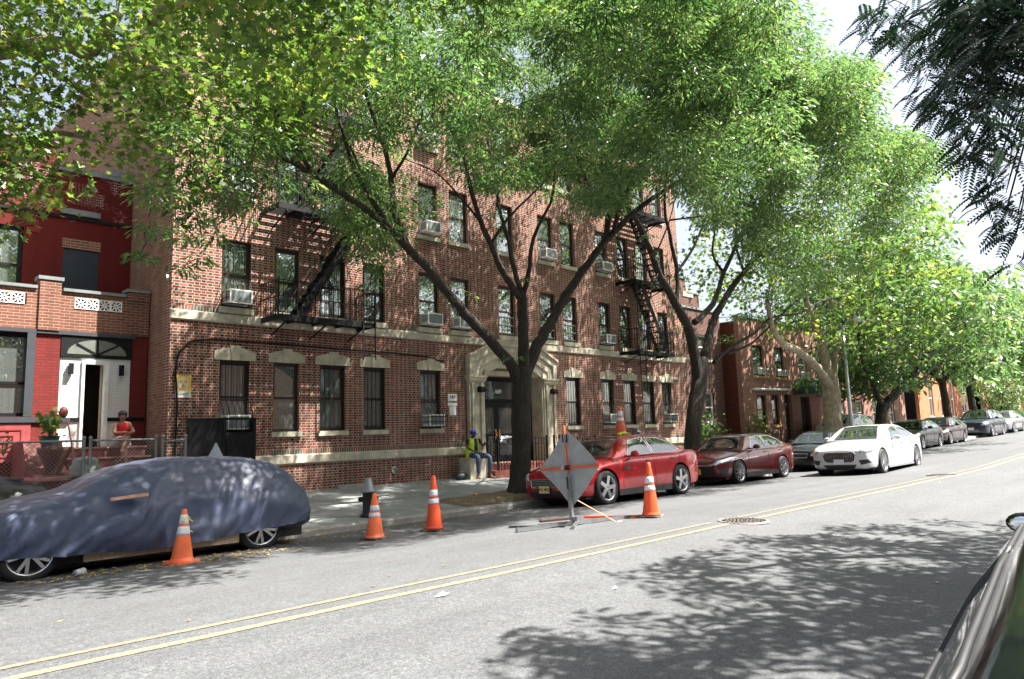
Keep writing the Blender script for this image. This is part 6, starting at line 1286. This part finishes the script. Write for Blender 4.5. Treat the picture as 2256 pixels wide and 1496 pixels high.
# planters, plant, urn, shovel
def leafy(name, loc, label, h, r, n, m, cat='plant', ls=.09):
    R = empty(name, loc, label=label, cat=cat); mb = MB(); tips = []
    for k in range(9): a = k*.8; e = (r*.8*math.cos(a), r*.8*math.sin(a), h*random.uniform(.5, 1)); mb.tube([(0, 0, 0), (e[0]*.4, e[1]*.4, e[2]*.6), e], [.01, .008, .004], 5)
    mb.build('stems', mat('stem_green', (.08, .14, .04), .7), R)
    C = RNG.normal(size=(n, 3))*np.array([r*.5, r*.5, h*.25])+np.array([0, 0, h*.62]); D = unit(RNG.normal(size=(n, 3))+np.array([0, 0, -.3])); U = unit(np.cross(D, RNG.normal(size=(n, 3))*.5+np.array([0, 0, 1]))); star_mesh('foliage', C, D, U, RNG.uniform(.7, 1.2, n)*ls, m, R); return R
POT = mat('pot_green', (.015, .06, .055), .4); p1 = leafy('potted_plant', (3.54, 16.8, 1.30+.54), 'leafy light green plant in a dark green pot beside the doorway', .5, .26, 90, PLANE, ls=.16); MB().lathe([(.0001, -.2), (.13, -.2), (.18, 0), (.2, .02), (.0001, .0)], n=20).build('pot', POT, p1)
TER = mat('planter_brown', (.12, .05, .035), .8, dirt=(.25, .2, .15, .5)); pl = empty('planter', (3.62, 16.72, 1.06), label='large empty brown flower planter on the stoop wall', cat='planter'); MB().lathe([(.0001, 0), (.15, 0), (.14, .08), (.18, .25), (.3, .5), (.31, .58), (.28, .58), (.0001, .5)], n=28).build('bowl', TER, pl, True); 
MB().box((-.18, -.1, .58), (.05, .15, .60)).build('pot_stand', TER, pl)
ur = empty('stone_urn', (3.98, 15.95, .32), label='weathered grey stone planter with a ribbed bowl behind the fence', cat='planter'); MB().box((-.2, -.2, 0), (.2, .2, .72)).build('pedestal', mat('urn_base', (.12, .04, .035), .8), ur); MB().lathe([(.24, .73), (.27, .8), (.24, .86), (.27, .92), (.22, .98), (.23, 1.04), (.14, 1.1), (.0001, 1.12)], n=28).build('bowl', mat('urn_grey', (.28, .3, .27), .9, dirt=(.5, .5, .45, .5), bump=.6), ur, True)
sh = empty('shovel', (3.93, 16.35, .97), label='long handled brown shovel leaning beside the white doorway', cat='shovel'); MB().tube([(.03, 0, .02), (-.14, .25, 1.22)], .018, 8).build('handle', mat('handle_pink', (.4, .16, .13), .6), sh); MB().ell((-.20, .3, 1.36), (.085, .05, .12), 14).build('blade', mat('shovel_rust', (.16, .04, .025), .6), sh, True)
leafy('potted_plant', (2.75, 16.6, 1.5), 'small pot of red and yellow flowers at the left edge of the picture', .35, .15, 40, leaf_mat('flower_leaf', [(.2, (.3, .12, .03)), (.5, (.08, .14, .03)), (.9, (.5, .3, .1))]), ls=.1)
leafy('shrub', (29.3, 17.2, .3), 'dark green shrub in front of the dark stepped house', 1.7, .8, 500, LOCUST, cat='shrub', ls=.2); leafy('shrub', (33.3, 16.6, .3), 'yellow green shrub at the corner of the rosy house', 1.7, .5, 300, PLANE, cat='shrub', ls=.2)
YF = empty('iron_fence', (30.5, 16.2, .25), label='black iron yard fence in front of the dark stepped house', cat='fence'); fence_iron('', 27.9, 16.2, 37.0, 16.2, .26, 1.15, org=YF.location, step=.16).build('railings', IRON, YF)
bn = empty('rubbish_bin', (31.6, 16.9, .27), label='blue recycling bin behind the black iron yard fence', cat='bin'); MB().lathe([(.0001, 0), (.24, 0), (.3, .9), (.32, .93), (.0001, .96)], n=16).build('drum', mat('bin_blue', (.06, .14, .3), .5), bn)
# bag by the pedestal, debris, can
bag = empty('bag', (14.3, 16.72, walk_z(16.7)), label='dark bag on the pavement beside the seated worker', cat='bag'); vs = []
MB().ell((0, 0, .1), (.24, .14, .12), 16).build('sack', mat('bag_dark', (.02, .022, .028), .5, var=.5, vs=12), bag, True); MB().tube([(-.1, -.02, .2), (-.05, -.06, .26), (.05, -.06, .25), (.1, -.02, .19)], .01, 6).build('strap', mat('bag_strap', (.3, .32, .35), .5), bag)
can = empty('bottle', (11.6, 13.15, walk_z(13.15)+.03), label='small red and yellow bottle lying on the soil by the tree', cat='bottle'); MB().lathe([(.0001, 0), (.03, .0), (.03, .12), (.012, .16), (.012, .19), (.0001, .19)], (0, 0, .03), 12, 'X').build('body', mat('bottle_red', (.6, .05, .04), .4), can, True); MB().lathe([(.0305, .04), (.0305, .09)], (0, 0, .03), 12, 'X').build('label_band', mat('bottle_yellow', (.7, .5, .05), .5), can)
cup = empty('plastic_cup', (2.5, 10.5, road_z(10.5)+.04), .5, label='clear crushed plastic cup by the front wheel of the covered car', cat='cup'); MB().lathe([(.035, 0), (.05, .13), (.052, .13), (.037, 0)], (0, 0, .0), 16, 'X').build('cup', mat('cup_clear', (.5, .5, .52), .2), cup, True)
for (x, y, s, lab) in ((4.1, 5.15, .09, 'flat white scrap of paper near the yellow line'), (5.4, 4.2, .05, 'small white scrap lying on the sunlit road'), (9.6, 7.3, .07, 'pale scrap of card in front of the sign stand')):
    o = MB((x, y, road_z(y))).add([(x-s, y, road_z(y)+.01), (x, y-s*.35, road_z(y)+.012), (x+s, y+.01, road_z(y)+.014), (x+.02, y+s*.4, road_z(y)+.03)], [(0, 1, 2, 3)]).build('paper_scrap', mat('paper', (.7, .7, .68), .7)); o.location = (x, y, road_z(y)); tag(o, lab, 'litter')
# lamp post
lp = empty('street_lamp', (32.9, 12.15, walk_z(12.2)), label='grey steel lamp post with a small lamp head behind the plane tree', cat='street lamp'); MB().tube([(0, 0, 0), (0, 0, 1), (0, 0, 5.9)], [.13, .09, .07], 12).build('pole', STEEL, lp, True); mb = MB(); mb.tube([(0, 0, 5.8), (-.05, -.3, 6.1), (-.1, -.7, 6.1)], .03, 8); mb.build('arm', STEEL, lp); MB().ell((-.1, -.75, 6.05), (.13, .25, .12), 12).build('lamp_head', mat('lamp_glass', (.6, .66, .68), .2), lp, True)

# ---------------------------------------------------------------- people
def skin(name, nodes, edges, m, parent, sub=2, root=0):
    me = bpy.data.meshes.new(name); me.from_pydata([n[:3] for n in nodes], edges, []); o = bpy.data.objects.new(name, me); COL.objects.link(o)
    md = o.modifiers.new('s', 'SKIN'); sv = me.skin_vertices[0].data
    for i, nd in enumerate(nodes): r = nd[3]; sv[i].radius = (r, nd[4] if len(nd) > 4 else r); sv[i].use_root = (i == root)
    md.use_smooth_shade = True; s2 = o.modifiers.new('u', 'SUBSURF'); s2.levels = sub; s2.render_levels = sub
    dg = bpy.context.evaluated_depsgraph_get(); dg.update(); m2 = bpy.data.meshes.new_from_object(o.evaluated_get(dg)); bpy.data.objects.remove(o)
    return link(name, m2, m, parent, True)
def person(loc, label, J, skinm, top, bot, shoe, hair, vest=None, cap=None, sleeve=True, long=True, scarf=None):
    P = empty('person', loc, label=label, cat='person'); V = lambda k: Vector(J[k])-Vector(loc)
    N = []; E = []
    def add(p, r, par=None, r2=None): N.append((*p, r, r2 or r)); i = len(N)-1; (E.append((par, i)) if par is not None else None); return i
    pel = V('pel'); ch = V('chest'); nk = V('neck'); hd = V('head')
    a = add(pel, .13, None, .11); b = add(pel.lerp(ch, .5), .125, a, .10); c = add(ch, .165, b, .125); d = add(nk, .055, c); e = add(nk.lerp(hd, .35), .05, d); f_ = add(hd, .078, e, .088); g_ = add(hd+Vector((0, 0, .075)), .07, f_)
    for s in 'LR':
        sh_, el, wr = V('sh'+s), V('el'+s), V('wr'+s); i = add(sh_, .055, c); j = add(el, .042, i); k = add(wr, .03, j); hdv = (wr-el).normalized(); h = add(wr+hdv*.05, .036, k, .024)
        side = hdv.cross(Vector((0, 0, 1))).normalized(); 
        for q in range(4): p1_ = wr+hdv*.10+side*(.03*(q-1.5)*.8); l = add(p1_, .0095, h); add(p1_+hdv*.035+Vector((0, 0, -.02)), .008, l)
        t = add(wr+hdv*.055+side*.045, .011, h); add(wr+hdv*.09+side*.055, .009, t)
        hp, kn, an = V('hip'+s), V('kn'+s), V('an'+s); i = add(hp, .085, a); j = add(kn, .058, i); m_ = add(kn.lerp(an, .35), .05, j); k = add(an, .032, m_); fd = V('toe'+s)
        add(an.lerp(fd, .25)+Vector((0, 0, -.03)), .032, k); 
    skin('body', N, E, skinm, P, 2)
    # face
    fwd = (V('look')-hd).normalized(); rt = fwd.cross(Vector((0, 0, 1))).normalized(); up = rt.cross(fwd); dk = mat('eye_dark', (.01, .01, .01), .3)
    mb = MB(); mb.ell(hd+fwd*.092-up*.01, (.014, .014, .024), 8); mb.build('nose', skinm, P, True); mb = MB()
    for s in (-1, 1): mb.ell(hd+fwd*.078+rt*.032*s+up*.018, (.011, .008, .008), 8)
    mb.ell(hd+fwd*.08-up*.045, (.025, .01, .007), 8); mb.build('eyes_and_mouth', dk, P, True)
    mb = MB()
    for s in (-1, 1): mb.ell(hd+rt*.082*s, (.014, .014, .028), 8)
    mb.build('ears', skinm, P, True)
    # clothes
    N.clear(); E.clear(); a = add(pel+Vector((0, 0, -.02)), .145, None, .125); b = add(pel.lerp(ch, .5), .16, a, .135); c = add(ch, .185, b, .145); d = add(nk-Vector((0, 0, .03)), .075, c)
    for s in 'LR':
        i = add(V('sh'+s), .068, c)
        if sleeve: j = add(V('sh'+s).lerp(V('el'+s), .75), .058, i)
    skin('shirt', N, E, top, P, 2)
    N.clear(); E.clear(); a = add(pel+Vector((0, 0, -.05)), .14, None, .12)
    for s in 'LR':
        i = add(V('hip'+s), .11, a); j = add(V('kn'+s), .085, i)
        if long: k = add(V('kn'+s).lerp(V('an'+s), .5), .075, j); l = add(V('an'+s)+Vector((0, 0, .05)), .058, k)
        else: E.pop(); N.pop(); add(V('hip'+s).lerp(V('kn'+s), .6), .085, i)
    skin('trousers' if long else 'shorts', N, E, bot, P, 2)
    for s in 'LR':
        an, to = V('an'+s), V('toe'+s); N.clear(); E.clear(); a = add(an+Vector((0, 0, -.045)), .045, None); b = add(an.lerp(to, .5)+Vector((0, 0, -.03)), .045, a, .035); add(to, .035, b, .025); skin('shoe', N, E, shoe, P, 2)
    if hair: MB().ell(hd+Vector((0, 0, .045))-fwd*.025, (.098, .1, .09), 14).build('hair', hair, P, True)
    if cap:
        MB().ell(hd+Vector((0, 0, .055))-fwd*.01, (.098, .102, .085), 16).build('cap', cap, P, True); MB().ell(hd+fwd*.11+Vector((0, 0, .055)), (.06, .06, .012), 12).build('cap_peak', cap, P, True)
    if vest:
        vm, st = vest; mb = MB()
        f0 = ((V('knL')+V('knR'))/2-pel); f0.z = 0; f0.normalize(); r0 = f0.cross(Vector((0, 0, 1))).normalized()
        # two front panels and a back panel following the chest
        def pan(a0, a1, nm):
            vs = []; nseg = 8; mseg = 8
            for i in range(mseg+1):
                t = i/mseg; c_ = (pel+Vector((0, 0, -.14))).lerp(nk+Vector((0, 0, -.015)), t); R = .225 if t < .8 else .225-.075*(t-.8)/.2; Rf = .18 if t < .8 else .18-.06*(t-.8)/.2
                for j in range(nseg+1): an_ = a0+(a1-a0)*j/nseg; vs.append(c_+f0*math.cos(an_)*Rf+r0*math.sin(an_)*R)
            mb_ = MB().add(vs, [(i*(nseg+1)+j, i*(nseg+1)+j+1, (i+1)*(nseg+1)+j+1, (i+1)*(nseg+1)+j) for i in range(mseg) for j in range(nseg)]); return mb_
        V1 = pan(.42, 1.75, ''); V2 = pan(-1.75, -.42, ''); V3 = pan(1.75, 2*PI-1.75, '')
        for q in (V2, V3): n0_ = len(V1.v); V1.v += q.v; V1.f += [tuple(i+n0_ for i in f) for f in q.f]; V1.mi += q.mi
        V1.build('hi_vis_vest', vm, P, True)
        for s in (-1, 1): MB().bar((pel+Vector((0, 0, -.1)))+f0*.14+r0*.13*s, nk+f0*.118+r0*.09*s-Vector((0, 0, .04)), .035, .008, up=tuple(f0)).build('reflective_stripe', st, P)
    return P
BRN = mat('skin_brown', (.085, .042, .025), .55, var=.06); TAN = mat('skin_tan', (.24, .12, .075), .55, var=.06)
gz = walk_z(16.35)
J = dict(pel=(14.84, 16.82, 1.05), chest=(14.83, 16.78, 1.36), neck=(14.80, 16.74, 1.55), head=(14.79, 16.68, 1.65), look=(14.95, 16.2, 1.42), shL=(14.60, 16.74, 1.48), shR=(15.06, 16.74, 1.48), elL=(14.52, 16.66, 1.25), wrL=(14.66, 16.48, 1.13), elR=(15.07, 16.58, 1.30), wrR=(15.0, 16.36, 1.38),
 hipL=(14.74, 16.76, 1.03), hipR=(14.93, 16.76, 1.03), knL=(14.62, 16.30, .99), knR=(15.13, 16.32, .97), anL=(14.66, 16.34, gz+.13), anR=(15.13, 16.32, gz+.13), toeL=(14.56, 16.15, gz+.04), toeR=(15.14, 16.10, gz+.04))
MAN = person((14.84, 16.5, .31), 'worker in a blue cap, yellow green vest and jeans sitting by the stone doorway', J, BRN, mat('shirt_black', (.012, .012, .014), .8), mat('jeans', (.05, .075, .13), .8, var=.25, vs=14), mat('boot_tan', (.28, .17, .09), .7), None, vest=(mat('vest_yellow', (.55, .8, .03), .55), mat('vest_stripe', (.6, .62, .58), .4)), cap=mat('cap_blue', (.01, .03, .35), .6))
J = dict(pel=(5.10, 17.62, 1.76), chest=(5.08, 17.5, 2.0), neck=(5.07, 17.44, 2.16), head=(5.06, 17.41, 2.27), look=(4.95, 16.9, 2.2), shL=(4.93, 17.46, 2.10), shR=(5.22, 17.46, 2.10), elL=(4.88, 17.36, 1.90), wrL=(5.03, 17.20, 1.91), elR=(5.27, 17.36, 1.92), wrR=(5.14, 17.18, 1.90),
 hipL=(5.02, 17.55, 1.74), hipR=(5.18, 17.55, 1.74), knL=(5.02, 17.12, 1.78), knR=(5.10, 17.14, 1.84), anL=(5.04, 17.02, 1.30), anR=(4.93, 16.92, 1.56), toeL=(5.03, 16.86, 1.22), toeR=(4.88, 16.76, 1.52))
person((5.08, 17.4, 1.62), 'person in a red sleeveless top sitting cross legged on the red steps', J, TAN, mat('top_red', (.5, .02, .02), .7), mat('shorts_pale', (.35, .35, .36), .8), mat('sandal_tan', (.5, .32, .15), .6), mat('hair_dark', (.01, .009, .009), .6), sleeve=False, long=False)

mb = MB(); [mb.ell(sgp(-.12+.03*k, zc+.03*(k % 2), -.06), (.022, .018, .03), 8) for k in range(3)]; mb.build('knotted_rag', mat('rag_pale', (.6, .5, .48), .8), SG, True)
def crack(p):
    mb = MB(); vs = []; n = len(p)
    for i, (x, y) in enumerate(p):
        w_ = .012*(1-abs(i/(n-1)-.5)*1.2)+.004; vs += [(x-w_, y, road_z(y)+.004), (x+w_, y, road_z(y)+.004)]
    return mb.add(vs, [(2*i, 2*i+1, 2*i+3, 2*i+2) for i in range(n-1)])
def crackline(x0, y0, x1, y1, n=16, j=.05): return [(x0+(x1-x0)*i/n+random.uniform(-j, j), y0+(y1-y0)*i/n+random.uniform(-j, j)*.4) for i in range(n+1)]
CK = mat('crack_tar', (.02, .02, .021), .7)
for q in ((4.35, 10.0, 4.7, 9.4), (15.0, 9.0, 15.5, 7.9)): tag(crack(crackline(*q)).build('road_crack', CK), kind='structure')
